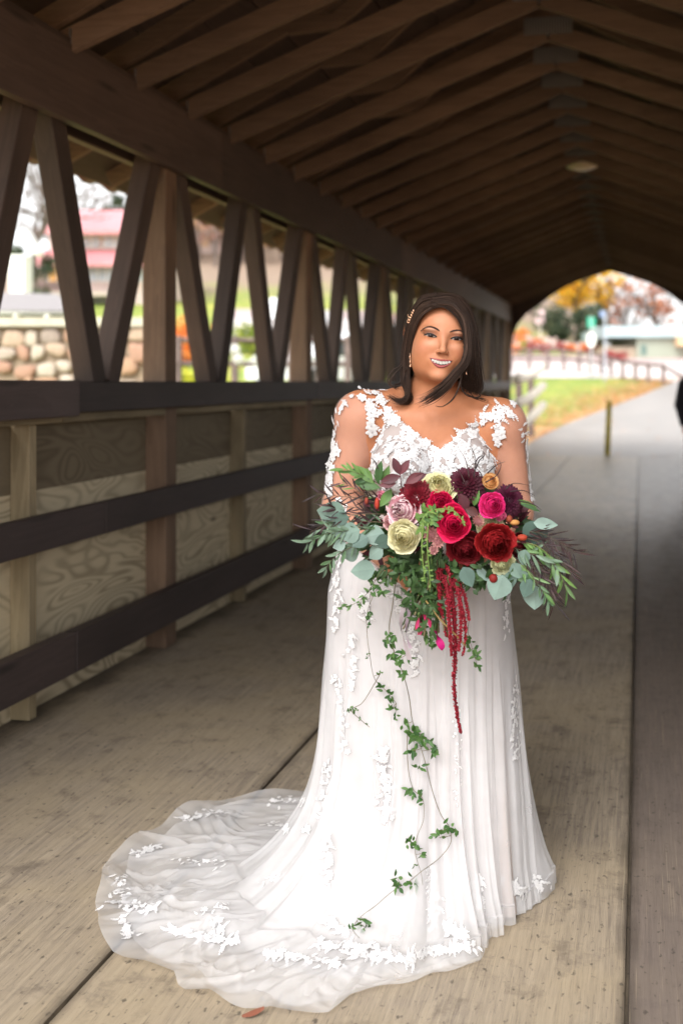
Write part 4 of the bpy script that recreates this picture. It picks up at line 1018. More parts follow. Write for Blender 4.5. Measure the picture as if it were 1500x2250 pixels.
strands(LB, 900, jit=.0030, wave=.011, end=(.80, 1.0)); strands(LB[1:4], 26, r0=.0005, loft=False, jit=.009, wave=.014, end=(.6, 1.0))
# her left side: the big sweep over the forehead and down beside the cheek
RB = [[(951, 673, -.091), (978, 671, -.090), (998, 683, -.088), (1014.5, 703, -.088), (1021.5, 730, -.092), (1024.5, 762, -.095), (1022.5, 792, -.095), (1016.5, 815, -.09), (1012.5, 840, -.07), (1012, 858, -.05)],
      [(950, 665, -.083), (985, 662, -.078), (1008, 678, -.076), (1025.5, 705, -.076), (1031.5, 740, -.078), (1032.5, 775, -.075), (1030.5, 810, -.07), (1026.5, 842, -.05), (1028, 866, -.035)],
      [(951, 656, -.063), (992, 653, -.055), (1018, 674, -.050), (1032, 706, -.050), (1038, 745, -.050), (1040, 785, -.045), (1041, 822, -.035), (1046, 850, -.02), (1040, 868, -.01)],
      [(952, 650, -.024), (998, 650, -.015), (1026, 672, -.01), (1040, 712, 0), (1046, 755, 0), (1049, 800, 0), (1053, 838, 0), (1058, 858, .0), (1050, 870, 0)],
      [(964, 646, .03), (1003, 651, .04), (1030, 680, .05), (1042, 725, .06), (1046, 770, .06), (1048, 815, .05), (1048, 855, .03)],
      [(968, 649, .06), (1000, 662, .08), (1022.5, 700, .10), (1029.5, 750, .11), (1032.5, 800, .09), (1030, 850, .05)]]
strands(RB, 1150, jit=.0030, wave=.009, end=(.80, 1.0)); strands(RB[2:5], 30, r0=.0005, loft=False, jit=.009, wave=.012, end=(.6, 1.0))
strands([[(1009.5, 830, .03), (1030, 845, .03), (1040, 862, .02)], [(960, 800, .10), (980, 850, .06), (1010, 868, .04)], [(930, 800, .10), (925, 850, .07), (930, 868, .05)]], 60, loft=True)
# baby hair softening the hairline
strands([LB[0][:8], [(957, 675, -.088), (938, 686, -.082), (923, 702, -.070), (913, 727, -.053), (907, 756, -.036), (902, 790, -.02), (899, 820, -.012), (898, 845, -.02)]], 40, r0=.0006, loft=False, jit=.0012)
strands([[(957, 672, -.088), (978, 671, -.090), (998, 683, -.090), (1014.5, 703, -.091), (1020.5, 730, -.094), (1022.5, 762, -.097)], [(957, 676, -.089), (974, 676, -.091), (992, 688, -.092), (1007.5, 706, -.093), (1015.5, 734, -.096), (1017.5, 765, -.100)]], 30, r0=.0006, loft=False, jit=.0012)
# the lock blown across the neck
SW = [[(962, 668, -.09), (990, 672, -.092), (1006, 686, -.092), (1017.5, 703, -.093), (1022.5, 735, -.098), (1023.5, 768, -.102), (1015.5, 796, -.108), (997, 818, -.112), (980, 838, -.115), (958, 856, -.115), (933, 872, -.110), (905, 882, -.10)],
      [(962, 664, -.086), (993, 668, -.088), (1010, 684, -.090), (1023.5, 708, -.091), (1027.5, 740, -.094), (1027.5, 775, -.100), (1019.5, 803, -.106), (1000, 826, -.112), (980, 848, -.115), (956, 868, -.112), (935, 882, -.108), (920, 893, -.10)]]
strands(SW, 260, jit=.0040, end=(.66, 1.0), loft=False, r0=.0010)
SW2 = [[(1023.5, 760, -.10), (1018.5, 790, -.105), (1001, 812, -.11), (985, 828, -.114), (968, 846, -.112), (948, 870, -.108), (925, 886, -.10)], [(1026.5, 790, -.098), (1018.5, 812, -.104), (1002, 836, -.11), (985, 858, -.112), (962, 878, -.108), (940, 888, -.10), (922, 892, -.095)]]
strands(SW2, 60, jit=.003, loft=False, end=(.8, 1.0))
strands([[(1016.5, 800, -.09), (1012.5, 830, -.10), (1003, 860, -.11), (990, 880, -.11), (968, 893, -.105), (950, 888, -.10)]], 6, loft=False, jit=.0014)
for gs in ([(893, 770, -.0), (882, 800, .0), (862, 815, .0), (851, 833, -.01), (857, 848, -.02), (874, 850, -.03), (888, 845, -.03)],
           [(893, 790, -.0), (880, 808, .0), (864, 824, .0), (856, 840, -.01), (868, 852, -.02), (884, 856, -.03)],
           [(890, 810, -.02), (887, 828, -.02), (880, 842, -.03), (866, 848, -.04), (872, 858, -.04)],
           [(1012, 848, -.04), (1022, 866, -.05), (1040, 873, -.05), (1060, 876, -.03), (1078, 884, -.01)],
           [(1008, 840, -.05), (1018, 862, -.06), (1035, 872, -.06), (1056, 880, -.04), (1082, 890, -.02)],
           [(1030, 860, -.04), (1042, 872, -.05), (1055, 869, -.05), (1050, 862, -.04)]):
    strands([gs], 6, r0=.0010, loft=False, jit=.0013)
hair.build('hair', HAIR, bride, smooth=True, colors=True)
# hair pin and earrings
GOLD = plain('rose_gold', (.85, .55, .38), .25, .1, 50, 0, .9); PEARL = plain('pearl', (.85, .76, .68), .25, .05)
def ball(mb, c, r, n=6, mi=0, col=None, sq=(1, 1, 1)):
    V = [Vector(c) + Vector((0, 0, r*sq[2]))]; F = []
    for i in range(1, n):
        for j in range(2*n): V.append(Vector(c) + Vector((r*sq[0]*math.sin(math.pi*i/n)*math.cos(math.pi*j/n), r*sq[1]*math.sin(math.pi*i/n)*math.sin(math.pi*j/n), r*sq[2]*math.cos(math.pi*i/n))))
    V.append(Vector(c) - Vector((0, 0, r*sq[2]))); m_ = 2*n
    for j in range(m_): F.append((0, 1+j, 1+(j+1) % m_)); F.append((len(V)-1, 1+(n-2)*m_+(j+1) % m_, 1+(n-2)*m_+j))
    for i in range(n-2):
        for j in range(m_): F.append((1+i*m_+j, 1+(i+1)*m_+j, 1+(i+1)*m_+(j+1) % m_, 1+i*m_+(j+1) % m_))
    mb.add(V, F, mi, col)
mb = MB()
for i in range(16):
    t = i / 15; u = 908 - 11 * t + 2.5 * math.sin(i * 2.1); v = 682 + 27 * t; ball(mb, B(u, v, -.045 + .02 * t), .0019 + .0009 * (i % 3 == 0), 4)
for i in range(6): ball(mb, B(896 + 1.5 * math.sin(i), 692 + i * 3.2, -.03), .0018, 4)
mb.tube([B(909, 680, -.045), B(903, 695, -.035), B(898, 710, -.025)], .0008, 4); mb.build('hair_pin', GOLD, bride, smooth=True)
for (u0, v0, d0, n, nm) in ((900, 778, -.028, 9, 'earring'), (1023.5, 818, -.090, 2, 'earring')):
    mb = MB()
    for i in range(n): ball(mb, B(u0 + .5 * math.sin(i * 2) + i * .15, v0 + i * 3.3, d0), .0017 + .0010 * (i % 3 == 2) + .0006 * (i == n - 1), 4)
    mb.tube([B(u0, v0 - 3, d0), B(u0 + 1, v0 + n * 3.3, d0)], .0007, 4); mb.build(nm, GOLD, bride, smooth=True)
# ------------------------------------------------------------ the gown
dress = empty('wedding_dress'); dress.parent = bride; tag(dress, None)
LACE = N('lace'); LACE.col((.56, .55, .555)); LACE.rough(.75); LACE.b.inputs['Specular IOR Level'].default_value = .2; LACE = LACE.m
def cloth_mat(name, c, sheer=None, trans=.35):
    k = N(name); k.col(c); k.rough(.8); k.b.inputs['Specular IOR Level'].default_value = .15
    tr = k.n('BsdfTranslucent'); tr.inputs[0].default_value = tuple(c) + (1,); mx = k.n('MixShader'); mx.inputs[0].default_value = trans
    k.l(k.b.outputs[0], mx.inputs[1]); k.l(tr.outputs[0], mx.inputs[2]); o = mx.outputs[0]
    if sheer is not None:
        tp = k.n('BsdfTransparent'); m2 = k.n('MixShader'); f = k.noise(k.coord((1, 1, 1)), 6, 3)
        k.l(k.ramp(f, [(.3, sheer * .85), (.7, min(1, sheer * 1.15))]), m2.inputs[0]); k.l(tp.outputs[0], m2.inputs[1]); k.l(o, m2.inputs[2]); o = m2.outputs[0]
    k.l(o, k.out.inputs[0]); return k.m
LINING = cloth_mat('blush_lining', (.43, .365, .34), None, .15); BODM = cloth_mat('bodice_satin', (.40, .345, .33), None, .1)
TULLE = cloth_mat('tulle', (.80, .79, .80), .34, .22); SLEEVE = cloth_mat('illusion_sleeve', (.80, .60, .53), .24, .3)
# bodice from the same torso, 7 mm proud, cut at the neckline
NU = [790, 800, 815, 840, 860, 882, 905, 935, 950, 966, 982, 1008, 1035, 1058, 1078, 1098, 1115, 1125]
NV = [1000, 975, 942, 916, 907, 925, 947, 967, 982, 990, 982, 953, 934, 918, 908, 934, 968, 1000]
g = Grid(np.arange(-.20, .20, .0045), np.arange(-.135, .17, .0045), np.arange(.93, 1.42, .0045)); torso(g, .008)
V, F = nets(g); V = laplace(V, F, 4, .5)
cc_ = V[F].mean(1); zc = BZ + cc_[:, 1]; uu = 960 + (cc_[:, 0] - .00625) * FPX / zc; vv = V0 + (EYE - cc_[:, 2]) * FPX / zc
front = cc_[:, 1] < .05
keep = np.where(front, vv > np.interp(uu, NU, NV), cc_[:, 2] < 1.22) & (cc_[:, 2] > .95)
Fb = F[keep]; bod = obj('bodice', np_mesh('bodice', V, Fb), BODM, dress)
bvh_bod = BVHTree.FromPolygons([tuple(v) for v in V], [tuple(f) for f in F[cc_[:, 2] > .9].tolist()])
# sheer sleeves
for s in (-1, 1):
    g = Grid(np.arange(*((-.345, -.03) if s < 0 else (.0, .31)), .005), np.arange(-.24, .13, .005), np.arange(.90, 1.45, .005)); arm(g, s, .0035)
    Vs, Fs = nets(g); Vs = laplace(Vs, Fs, 3, .5); c_ = Vs[Fs].mean(1)
    lim = (np.abs(c_[:, 0] + .008) > .165 - .05 * (c_[:, 2] < 1.2)); W = np.array(WR[s]); E_ = np.array(EL[s]); d = (W - E_) / np.linalg.norm(W - E_)
    lim &= ((c_ - W) @ d) < .0
    top = c_[:, 2] < (1.405 if s < 0 else 1.375); 
    kp = lim & top; kp &= ~((np.abs(c_[:, 0] + .008) < .17) & (c_[:, 2] > 1.33))
    # soft wrinkles towards the elbow
    Vs[:, 0] += .0012 * np.sin(Vs[:, 2] * 260 + Vs[:, 1] * 90) * np.exp(-((Vs[:, 2] - 1.11) / .05) ** 2)
    obj('sleeve', np_mesh('sleeve', Vs, Fs[kp]), SLEEVE, dress)
# ---- skirt: rings from the waist to the floor, then along the floor as the train
SC = Vector((-.003, .03))
out_px = [(697, 1745), (560, 1755), (420, 1778), (330, 1835), (245, 1887), (218, 1965), (215, 2040), (245, 2100), (300, 2130), (380, 2150), (410, 2190), (500, 2215), (640, 2240), (720, 2237), (770, 2197), (860, 2175), (950, 2150), (1055, 2118), (1068, 2080), (1088, 2030), (1092, 2008), (1140, 2006), (1172, 1996), (1206, 1950), (1188, 1890)]
def floor_l(u, v):
    zc = EYE * FPX / (v - V0); return Vector(((u - 960) / FPX * zc + .00625, zc - BZ))
OUT = [floor_l(u, v) - SC for u, v in out_px]
ang = [math.atan2(p.x, -p.y) for p in OUT]                     # 0 towards the camera, negative to her right (left in the picture)
rad_ = [p.length for p in OUT]
A_ = []; R_ = []
for a, r_ in zip(ang, rad_): A_.append(a); R_.append(r_)
o_ = np.argsort(A_); A_ = np.array(A_)[o_]; R_ = np.array(R_)[o_]
A_ = np.concatenate([[-math.pi], A_, [2.2, 2.7, math.pi]]); R_ = np.concatenate([[.75], R_, [.34, .40, .75]]); o_ = np.argsort(A_); A_ = A_[o_]; R_ = R_[o_]
def hemR(phi): return np.interp(phi, A_, R_)
zk = np.array([0, .05, .11, .30, .425, .6125, .8625, .9875, 1.06])
xl = np.array([.350, .345, .335, .321, .315, .305, .294, .262, .155]); xr = np.array([.272, .272, .264, .252, .242, .229, .209, .185, .150])
yf = np.array([.175, .175, .17, .165, .165, .17, .18, .165, .125]); yb = np.array([.42, .40, .36, .28, .25, .22, .20, .17, .13])
def base_r(phi, z, inset=0.0):
    """silhouette radius at height z, direction phi"""
    a = np.where(np.sin(phi) < 0, np.interp(z, zk, xl), np.interp(z, zk, xr)) - inset
    b = np.where(np.cos(phi) > 0, np.interp(z, zk, yf), np.interp(z, zk, yb)) - inset
    return 1 / np.sqrt((np.sin(phi) / a) ** 2 + (np.cos(phi) / b) ** 2)
def noise1(x, seed):
    rs = np.random.RandomState(seed); s = 0
    for k_ in range(5): s = s + np.sin(x * (k_ + 1) * 1.0 + rs.uniform(0, 6.28)) / (k_ + 1)
    return s
def skirt(name, inset, train, seed, mat, fold=.012, nphi=1300, ztop=1.05, hem=0.0, nfold=17, cut=1.0):
    rs = np.random.RandomState(seed); phi = np.linspace(-math.pi, math.pi, nphi, endpoint=False)
    ph1 = rs.uniform(0, 6.28, 4); zs = np.concatenate([np.linspace(ztop, .30, 34), np.linspace(.285, .05, 22)]); rings = []
    warp = phi + .05 * noise1(phi * 2, seed)
    nf = int(nfold * 2.4); fc = rs.uniform(-math.pi, math.pi, nf); fw = rs.uniform(.022, .11, nf); fh = rs.uniform(.3, 1.0, nf) ** 1.3; fd = rs.uniform(-.10, .10, nf); fs = rs.uniform(0, .45, nf)
    dphi = lambda c: (phi - c + math.pi) % (2 * math.pi) - math.pi
    def f(amp, t=1.0):
        s_ = np.zeros(nphi)
        for c_, w_, h_, d_, st_ in zip(fc, fw, fh, fd, fs):
            e_ = np.clip((t - st_ * .8) / .3, 0, 1); x_ = dphi(c_ + d_ * t) / (w_ * (.7 + .5 * t)); s_ += h_ * e_ * (1 / (1 + x_ ** 4) - .35 / (1 + (x_ / 2) ** 2))
        return amp * 1.9 * s_
    RG = [(rs.uniform(-2.6, .9), *((rs.uniform(.03, .07), rs.uniform(.004, .013)) if k_ < 22 else (rs.uniform(.007, .014), rs.uniform(.003, .009))), rs.uniform(-.45, .45), rs.uniform(-.2, .6), rs.uniform(.5, 1.25)) for k_ in range(150)]
    R0 = base_r(phi, np.full(nphi, .05), inset); RH = np.maximum(hemR(phi) * cut, 0); trail = np.clip((RH - R0) / .25, 0, 1) if train else np.zeros(nphi)
    for z in zs:
        t = np.clip((1.03 - z) / 1.0, 0, 1); r_ = base_r(phi, np.full(nphi, z), inset) + f(fold * (t ** .8) + .001, t) * (1.0 + .5 * t)
        flare = trail * np.clip((.50 - z) / .46, 0, 1) ** 3.0 * .20 ; r_ = r_ + flare
        rings.append((r_, np.full(nphi, z)))
    if train:
        rl = rings[-1][0]; n = 46
        for i in range(1, n + 1):
            q = i / n; r_ = rl + (np.maximum(RH, rl + .004) - rl) * q; ext = np.maximum(RH - rl, 0)
            rg = np.zeros(nphi)
            for (c_, w_, h_, b_, q0_, q1_) in RG:
                win = np.clip((q - q0_) / .15, 0, 1) * np.clip((q1_ - q) / .2, 0, 1); x_ = dphi(c_ + b_ * (q - .5) + .06 * math.sin(q * 5 + c_ * 9)) * (r_ / w_); rg = rg + h_ * win * np.exp(-x_ * x_)
            ridge = np.abs(np.sin(nfold * .62 * warp + ph1[3] + 0.9 * np.sin(q * 2.0 + phi * 2))) ** 4 * .006 + np.abs(np.sin(nfold * 1.9 * warp + ph1[1] + 0.6 * np.sin(q * 3 + phi * 3 + seed))) ** 4 * .004
            cross = np.abs(np.sin(q * 7.5 + 3.0 * np.sin(phi * 2.3 + seed) + 1.3 * np.sin(phi * 7))) ** 5 * .004
            zb = .05 * (1 - q) ** 3 + .005
            w_ = np.clip(ext / .3, 0, 1); z = np.where(ext > .01, zb + (rg + ridge * (1 - .55 * q) + cross) * w_ * np.minimum(1, q * 4) * (1 - .6 * q ** 6), .05 * (1 - q) + .004)
            z = z + .010 * w_ * q ** 8 * (1 + np.sin(phi * 23 + seed))
            rings.append((r_ + .004 * w_ * q ** 3 * np.sin(phi * 31 + ph1[0]), z + hem))
    else:
        for z in (.035, .022, .012): rings.append((rings[-1][0] + .001, np.full(nphi, z)))
    V = []
    for r_, z in rings: V.append(np.stack([SC.x + r_ * np.sin(phi), SC.y - r_ * np.cos(phi), z], 1))
    nr = len(V); V = np.concatenate(V); i, j = np.meshgrid(np.arange(nr - 1), np.arange(nphi), indexing='ij'); j2 = (j + 1) % nphi
    F = np.stack([i*nphi+j, i*nphi+j2, (i+1)*nphi+j2, (i+1)*nphi+j], -1).reshape(-1, 4)
    o = obj(name, np_mesh(name, V, F), mat, dress); return o, V, F
lin, LVv, LFf = skirt('skirt_lining', .022, False, 3, LINING, .010, nfold=13)
t1, T1V, T1F = skirt('tulle_layer', .010, True, 5, TULLE, .012, nfold=16, cut=.93)
t3, T3V, T3F = skirt('tulle_layer', .005, True, 14, TULLE, .010, cut=.72, nfold=15)
t2, T2V, T2F = skirt('train', .0, True, 8, TULLE, .013, hem=.004, nfold=19)
bvh_sk = BVHTree.FromPolygons([tuple(v) for v in T2V], [tuple(f) for f in T2F.tolist()])
# waistband joining bodice and skirt
mb = MB(); V = []; F = []; n = 60
for z, e in ((.99, .006), (1.02, .010), (1.065, .010), (1.09, .004)):
    for j in range(n): p = 2*math.pi*j/n; r_ = float(base_r(np.array(p if p < math.pi else p - 2*math.pi), np.array(min(z, 1.06)))) + e; V.append((SC.x + r_*math.sin(p), SC.y - r_*math.cos(p), z))
for i in range(3):
    for j in range(n): F.append((i*n+j, i*n+(j+1) % n, (i+1)*n+(j+1) % n, (i+1)*n+j))
mb.add(V, F); mb.build('waistband', BODM, dress, smooth=True)
# ---- lace motifs
def petal(mb, o, ax, bx, n, L, W, lift, tip=.5):
    """a raised petal from o along ax"""
    V = []; K = 5
    for i in range(K + 1):
        t = i / K; w_ = W * math.sin(math.pi * (.12 + .88 * t) ** (1 / (1 + tip * .6))) ** .8 * (1 if i < K else .05); h = lift * math.sin(math.pi * t)
        c = o + ax * (L * t); V += [c - bx * w_ + n * h * .3, c + n * (h + .0006), c + bx * w_ + n * h * .3]
    mb.add(V, [(3*i+j, 3*i+j+1, 3*i+j+4, 3*i+j+3) for i in range(K) for j in range(2)])
def motif_flower(mb, p, n, s, rot=0, k=5):
    a = n.cross(Vector((0, 0, 1))); a = a.normalized() if a.length > .1 else Vector((1, 0, 0)); b = n.cross(a)
    for i in range(k):
        q = rot + 2*math.pi*i/k; ax = a*math.cos(q) + b*math.sin(q); bx = n.cross(ax); petal(mb, p + n*.0012 + ax*s*.12, ax, bx, n, s*.92, s*.38, s*.08, .2)
    for i in range(6):
        q = i * 1.047; c = p + (a*math.cos(q) + b*math.sin(q))*s*.13 + n*(.002 + s*.05); ball(mb, c, s*.075, 3)
def motif_spray(mb, p, n, s, rot=0, k=4, proj=None):
    a = n.cross(Vector((0, 0, 1))); a = a.normalized() if a.length > .1 else Vector((1, 0, 0)); b = n.cross(a)
    ax = a*math.cos(rot) + b*math.sin(rot); bx = n.cross(ax); pts = []
    for i in range(k + 1):
        t = i / k; c = p + ax*(s*t) + bx*(s*.12*math.sin(t*3)) + n*.0015
        if proj: c = proj(c, n)
        pts.append(c)
        if i: 
            for sg in ((-1, 1) if i < k else (0,)):
                d = (ax*.75 + bx*sg*.8).normalized() if sg else ax; petal(mb, c, d, n.cross(d), n, s*.30*(1.1 - .4*t), s*.085, s*.03)
    mb.tube(pts, s*.018, 4)
def cast(bvh, u, v, lo=-.9):
    o = Vector((.00625, -BZ, EYE)); d = (B(u, v, 0) - o).normalized(); h = bvh.ray_cast(o, d, 4)
    if h[0] is None: return None, None
    n = h[1]
    if n.dot(d) > 0: n = -n
    return h[0], n.normalized()
random.seed(21)
# bodice lace, dense
mb = MB(); cnt = 0
bl = MB()
while cnt < 470:
    u = random.uniform(803, 1103); v = random.uniform(905, 1110)
    if v < np.interp(u, NU, NV) + 3: continue
    p, n = cast(bvh_bod, u, v)
    if p is None: cnt += 1; continue
    if random.random() < .52: motif_flower(bl, p, n, random.uniform(.009, .017), random.uniform(0, 6))
    else: motif_spray(bl, p, n, random.uniform(.022, .036), random.uniform(0, 6), 5)
    cnt += 1
# scalloped neckline
for i in range(len(NU) - 1):
    if NU[i] < 840 or NU[i+1] > 1080: continue
    for q in np.linspace(0, 1, 4)[:-1]:
        u = NU[i] + (NU[i+1] - NU[i]) * q; v = NV[i] + (NV[i+1] - NV[i]) * q + 2; p, n = cast(bvh_bod, u, v)
        if p is not None:
            motif_spray(bl, p, n, .016, random.uniform(0, 6), 3); 
            if random.random() < .6: motif_flower(bl, p, n, .0085, random.uniform(0, 6))
bl.build('bodice_lace', LACE, dress, smooth=True)
# straps and shoulder lace over skin
BA = []
allV = BV; bvh_skin = bvh_body
st = MB()
def run(pts, size, dens, spread, mbx, fl=.5, bvh=bvh_skin, lift=.005):
    L = 0
    for (u0, v0), (u1, v1) in zip(pts[:-1], pts[1:]):
        n_ = max(1, int(math.hypot(u1-u0, v1-v0) / dens))
        for i in range(n_):
            for _ in range(8):
                t = (i + random.random()) / n_; u = u0 + (u1-u0)*t + random.gauss(0, spread); v = v0 + (v1-v0)*t + random.gauss(0, spread); p, n = cast(bvh, u, v)
                if p is not None: break
            if p is None: continue
            p = p + n * lift
            if random.random() < fl: motif_flower(mbx, p, n, size * random.uniform(.75, 1.25), random.uniform(0, 6), random.choice((5, 5, 6)))
            else: motif_spray(mbx, p, n, size * 2.0, random.uniform(0, 6), 4)
run([(800, 858), (822, 872), (845, 893), (852, 915)], .0115, 4.0, 6.0, st); run([(790, 875), (810, 895), (830, 915)], .0125, 5, 5, st)
run([(775, 872), (758, 893), (742, 915)], .0085, 4, 2.5, st, .35); run([(815, 905), (816, 935), (812, 960)], .016, 9, 3.0, st, .8)
run([(1122, 895), (1102, 900), (1078, 915), (1058, 925)], .0115, 4, 6.0, st); run([(1128, 905), (1110, 915), (1096, 925)], .0115, 4, 5, st)
run([(1098, 925), (1096, 950), (1102, 972), (1090, 985)], .016, 9, 3.5, st, .8)
# lace running down the outside of each sleeve
run([(742, 925), (733, 955), (727, 990), (721, 1030), (715, 1080)], .0095, 4, 2.5, st, .3); run([(742, 965), (738, 1000), (730, 1025), (725, 1055), (722, 1090)], .0150, 6.0, 3.5, st, .65)
run([(1143, 935), (1152, 965), (1157, 995), (1160, 1030), (1163, 1065), (1164, 1100)], .0095, 4, 2.2, st, .4)
run([(745, 1090), (752, 1110), (760, 1135)], .010, 7, 4, st, .5)
st.build('sleeve_lace', LACE, dress, smooth=True)
# appliques on skirt and train
ap = MB()
def grow(u, v, du, dv, n, size, spread=5):
    n = int(n * 2.8); size *= .58
    for i in range(n):
        t = i / max(1, n - 1); uu = u + du*t + random.gauss(0, spread); vv = v + dv*t + random.gauss(0, spread * .7); p, n_ = cast(bvh_sk, uu, vv)
        if p is None: continue
        p = p + n_ * .003
        if random.random() < .5: motif_flower(ap, p, n_, size * random.uniform(.8, 1.3), random.uniform(0, 6))
        else: motif_spray(ap, p, n_, size * random.uniform(2.0, 3.0), random.choice((1.57, -1.57, .8, 2.3, 0, 3.1)) + random.uniform(-.5, .5), 5)
for a in [(745, 1215, -10, 170, 16, .013), (775, 1390, 0, 120, 12, .011), (738, 1480, 20, 170, 16, .012), (840, 1640, 10, 160, 20, .0155), (720, 1680, -3, 110, 12, .013), (712, 1790, 8, 150, 16, .013), (905, 1330, 10, 150, 14, .012), (1125, 1500, 5, 170, 18, .012), (1108, 1290, 0, 100, 9, .011), (985, 1290, -12, 60, 7, .011),
          (1105, 1935, 45, 25, 16, .014), (1165, 1925, 30, 25, 7, .012), (1050, 1920, 5, 70, 9, .014), (975, 2035, 45, 20, 16, .014), (715, 2020, 45, 25, 12, .014), (945, 1900, 5, 130, 14, .014), (1000, 1560, 8, 200, 8, .006), (860, 1250, 20, 90, 10, .012), (800, 1300, 10, 60, 8, .012),
          (395, 1805, 90, -20, 14, .014), (590, 1815, 90, 10, 12, .013), (590, 1765, 100, -8, 10, .012), (300, 1875, 45, -10, 9, .014), (385, 1890, 120, 8, 9, .010), (262, 1925, 15, 50, 9, .014), (235, 1985, 110, 10, 16, .016), (270, 2020, 20, 45, 10, .014), (375, 2045, 150, 30, 22, .0165), (465, 2020, 30, 30, 7, .014), (560, 1940, 70, -15, 7, .011), (440, 2000, 60, -6, 6, .010),
          (580, 2095, 170, 25, 24, .013), (700, 2075, 120, 10, 18, .014), (760, 2095, 150, 12, 22, .014), (900, 2100, 140, -25, 22, .013)]: grow(*a)
ap.build('lace_applique', LACE, dress, smooth=True)
# ------------------------------------------------------------ the bouquet
BQ0 = B(955, 1290, -.28)
bq = empty('bridal_bouquet', bride.matrix_basis @ BQ0 if False else (Matrix.Translation(bride.location) @ Matrix.Rotation(YAW, 4, 'Z')) @ BQ0, YAW)
tag(bq, 'large loose bouquet of red, pink and cream flowers with vines trailing down the gown', 'bouquet')
def Q(u, v, d): return B(u, v, d) - BQ0
PET = vcol('petals', .6, .22, .25, var=.12); LEA = vcol('leaves', .5, .18, .35, var=.2); STEMM = plain('green_stem', (.10, .16, .035), .6, .3, 30)
random.seed(33); np.random.seed(33)
def frame(n):
    n = Vector(n).normalized(); a = n.cross(Vector((0, 0, 1))); a = a.normalized() if a.length > .05 else Vector((1, 0, 0)); return n, a, n.cross(a)
def shade(c, k): return tuple(max(0, min(1, x * k)) for x in c)
def lerp3(a, b, t): return tuple(x * (1 - t) + y * t for x, y in zip(a, b))
def rose(name, u, v, d, rpx, c1, c2, tilt=(0, 0), layers=6, ruff=.0, flat=1.0, open_=1.0, tip=None):
    R_ = rpx * 1.08 / FPX * (BZ + d); n, a, b = frame((tilt[0], -1, tilt[1])); o = Q(u, v, d); mb = MB(); rot = random.uniform(0, 6)
    for l in range(layers):
        q = (l + .6) / layers; k_ = 3 + l; rp = R_ * (.10 + .90 * q)
        for i in range(k_):
            an = rot + 2*math.pi*(i + .5*(l % 2) + random.uniform(-.2, .2))/k_ + l * .7; W_ = (2*math.pi/k_) * 1.02; nt, ns = 6, 8; V = []; jit = random.uniform(.86, 1.10); ph = random.uniform(0, 6); dh = random.uniform(-.09, .09)
            for ti in range(nt + 1):
                t = ti / nt
                for si in range(ns + 1):
                    s = si / ns * 2 - 1; w = s * W_ * (math.sin(math.pi * (.20 + .58 * t)) ** .6)
                    rf = (ruff + .015) * t ** 2 * math.sin(s * 9 + ph) * R_ + .03 * t ** 2 * math.sin(s * 3 + ph * 2) * R_
                    edge = 1 - .10 * s * s * t
                    r_ = rp * jit * (math.sin(min(1, t * 1.25) * math.pi / 2) ** .75) * edge * (1 + (.14 * q * open_ - .50 * (1 - q)) * max(0, t - .6) / .4) + rf * .5
                    h = R_ * flat * (-.55 + dh + t * edge * (1.38 - .72 * q)) - R_ * .30 * q * open_ * max(0, t - .65) ** 2 / .12 * .5 + rf
                    V.append(o + (a * math.cos(an + w) + b * math.sin(an + w)) * r_ + n * h)
            bse = len(mb.v); mb.v += [tuple(p) for p in V]
            for ti in range(nt):
                for si in range(ns):
                    mb.f.append((bse+ti*(ns+1)+si, bse+ti*(ns+1)+si+1, bse+(ti+1)*(ns+1)+si+1, bse+(ti+1)*(ns+1)+si)); mb.m.append(0)
                    cc = lerp3(c1, c2, min(1, (1 - q) * .9 + .25 * (1 - ti / nt))); cc = shade(cc, random.uniform(.97, 1.03) * (1.0 if si % 2 else .97))
                    if tip and ti >= nt - 2: cc = lerp3(cc, tip, .75 if ti == nt - 1 else .4)
                    mb.c.append(cc)
    ball(mb, o - n * R_ * .35, R_ * .62, 7, 0, shade(c2, .7))
    return mb.build(name, PET, bq, smooth=True, colors=True)
def dahlia(name, u, v, d, rpx, c1, c2, tilt=(0, 0), n_=120):
    R_ = rpx * 1.08 / FPX * (BZ + d); n, a, b = frame((tilt[0], -1, tilt[1])); o = Q(u, v, d); mb = MB()
    for k_ in range(n_):
        q = math.sqrt((k_ + 1) / n_); an = k_ * 2.39996; rd = a*math.cos(an) + b*math.sin(an); c = o + rd * R_ * q * .72 + n * R_ * (.55 - .75 * q * q)
        ax = (rd * (.35 + q) + n * (1.1 - q)).normalized(); bx = n.cross(rd).normalized(); nn = ax.cross(bx); L = R_ * (.20 + .26 * q); W_ = R_ * (.07 + .05 * q); V = []
        for t in (0, .35, .75, 1.0):
            w = W_ * (math.sin(math.pi * (.25 + .6 * t)) if t < 1 else .05); cu = c + ax * L * t - n * L * .28 * t * t * q
            V += [cu - bx * w + n * w * .5, cu, cu + bx * w + n * w * .5]
        mb.add(V, [(3*i+j, 3*i+j+1, 3*i+j+4, 3*i+j+3) for i in range(3) for j in range(2)], 0, shade(lerp3(c2, c1, q), random.uniform(.75, 1.25)))
    ball(mb, o - n * R_ * .12, R_ * .62, 7, 0, shade(c2, .8))
    return mb.build(name, PET, bq, smooth=True, colors=True)
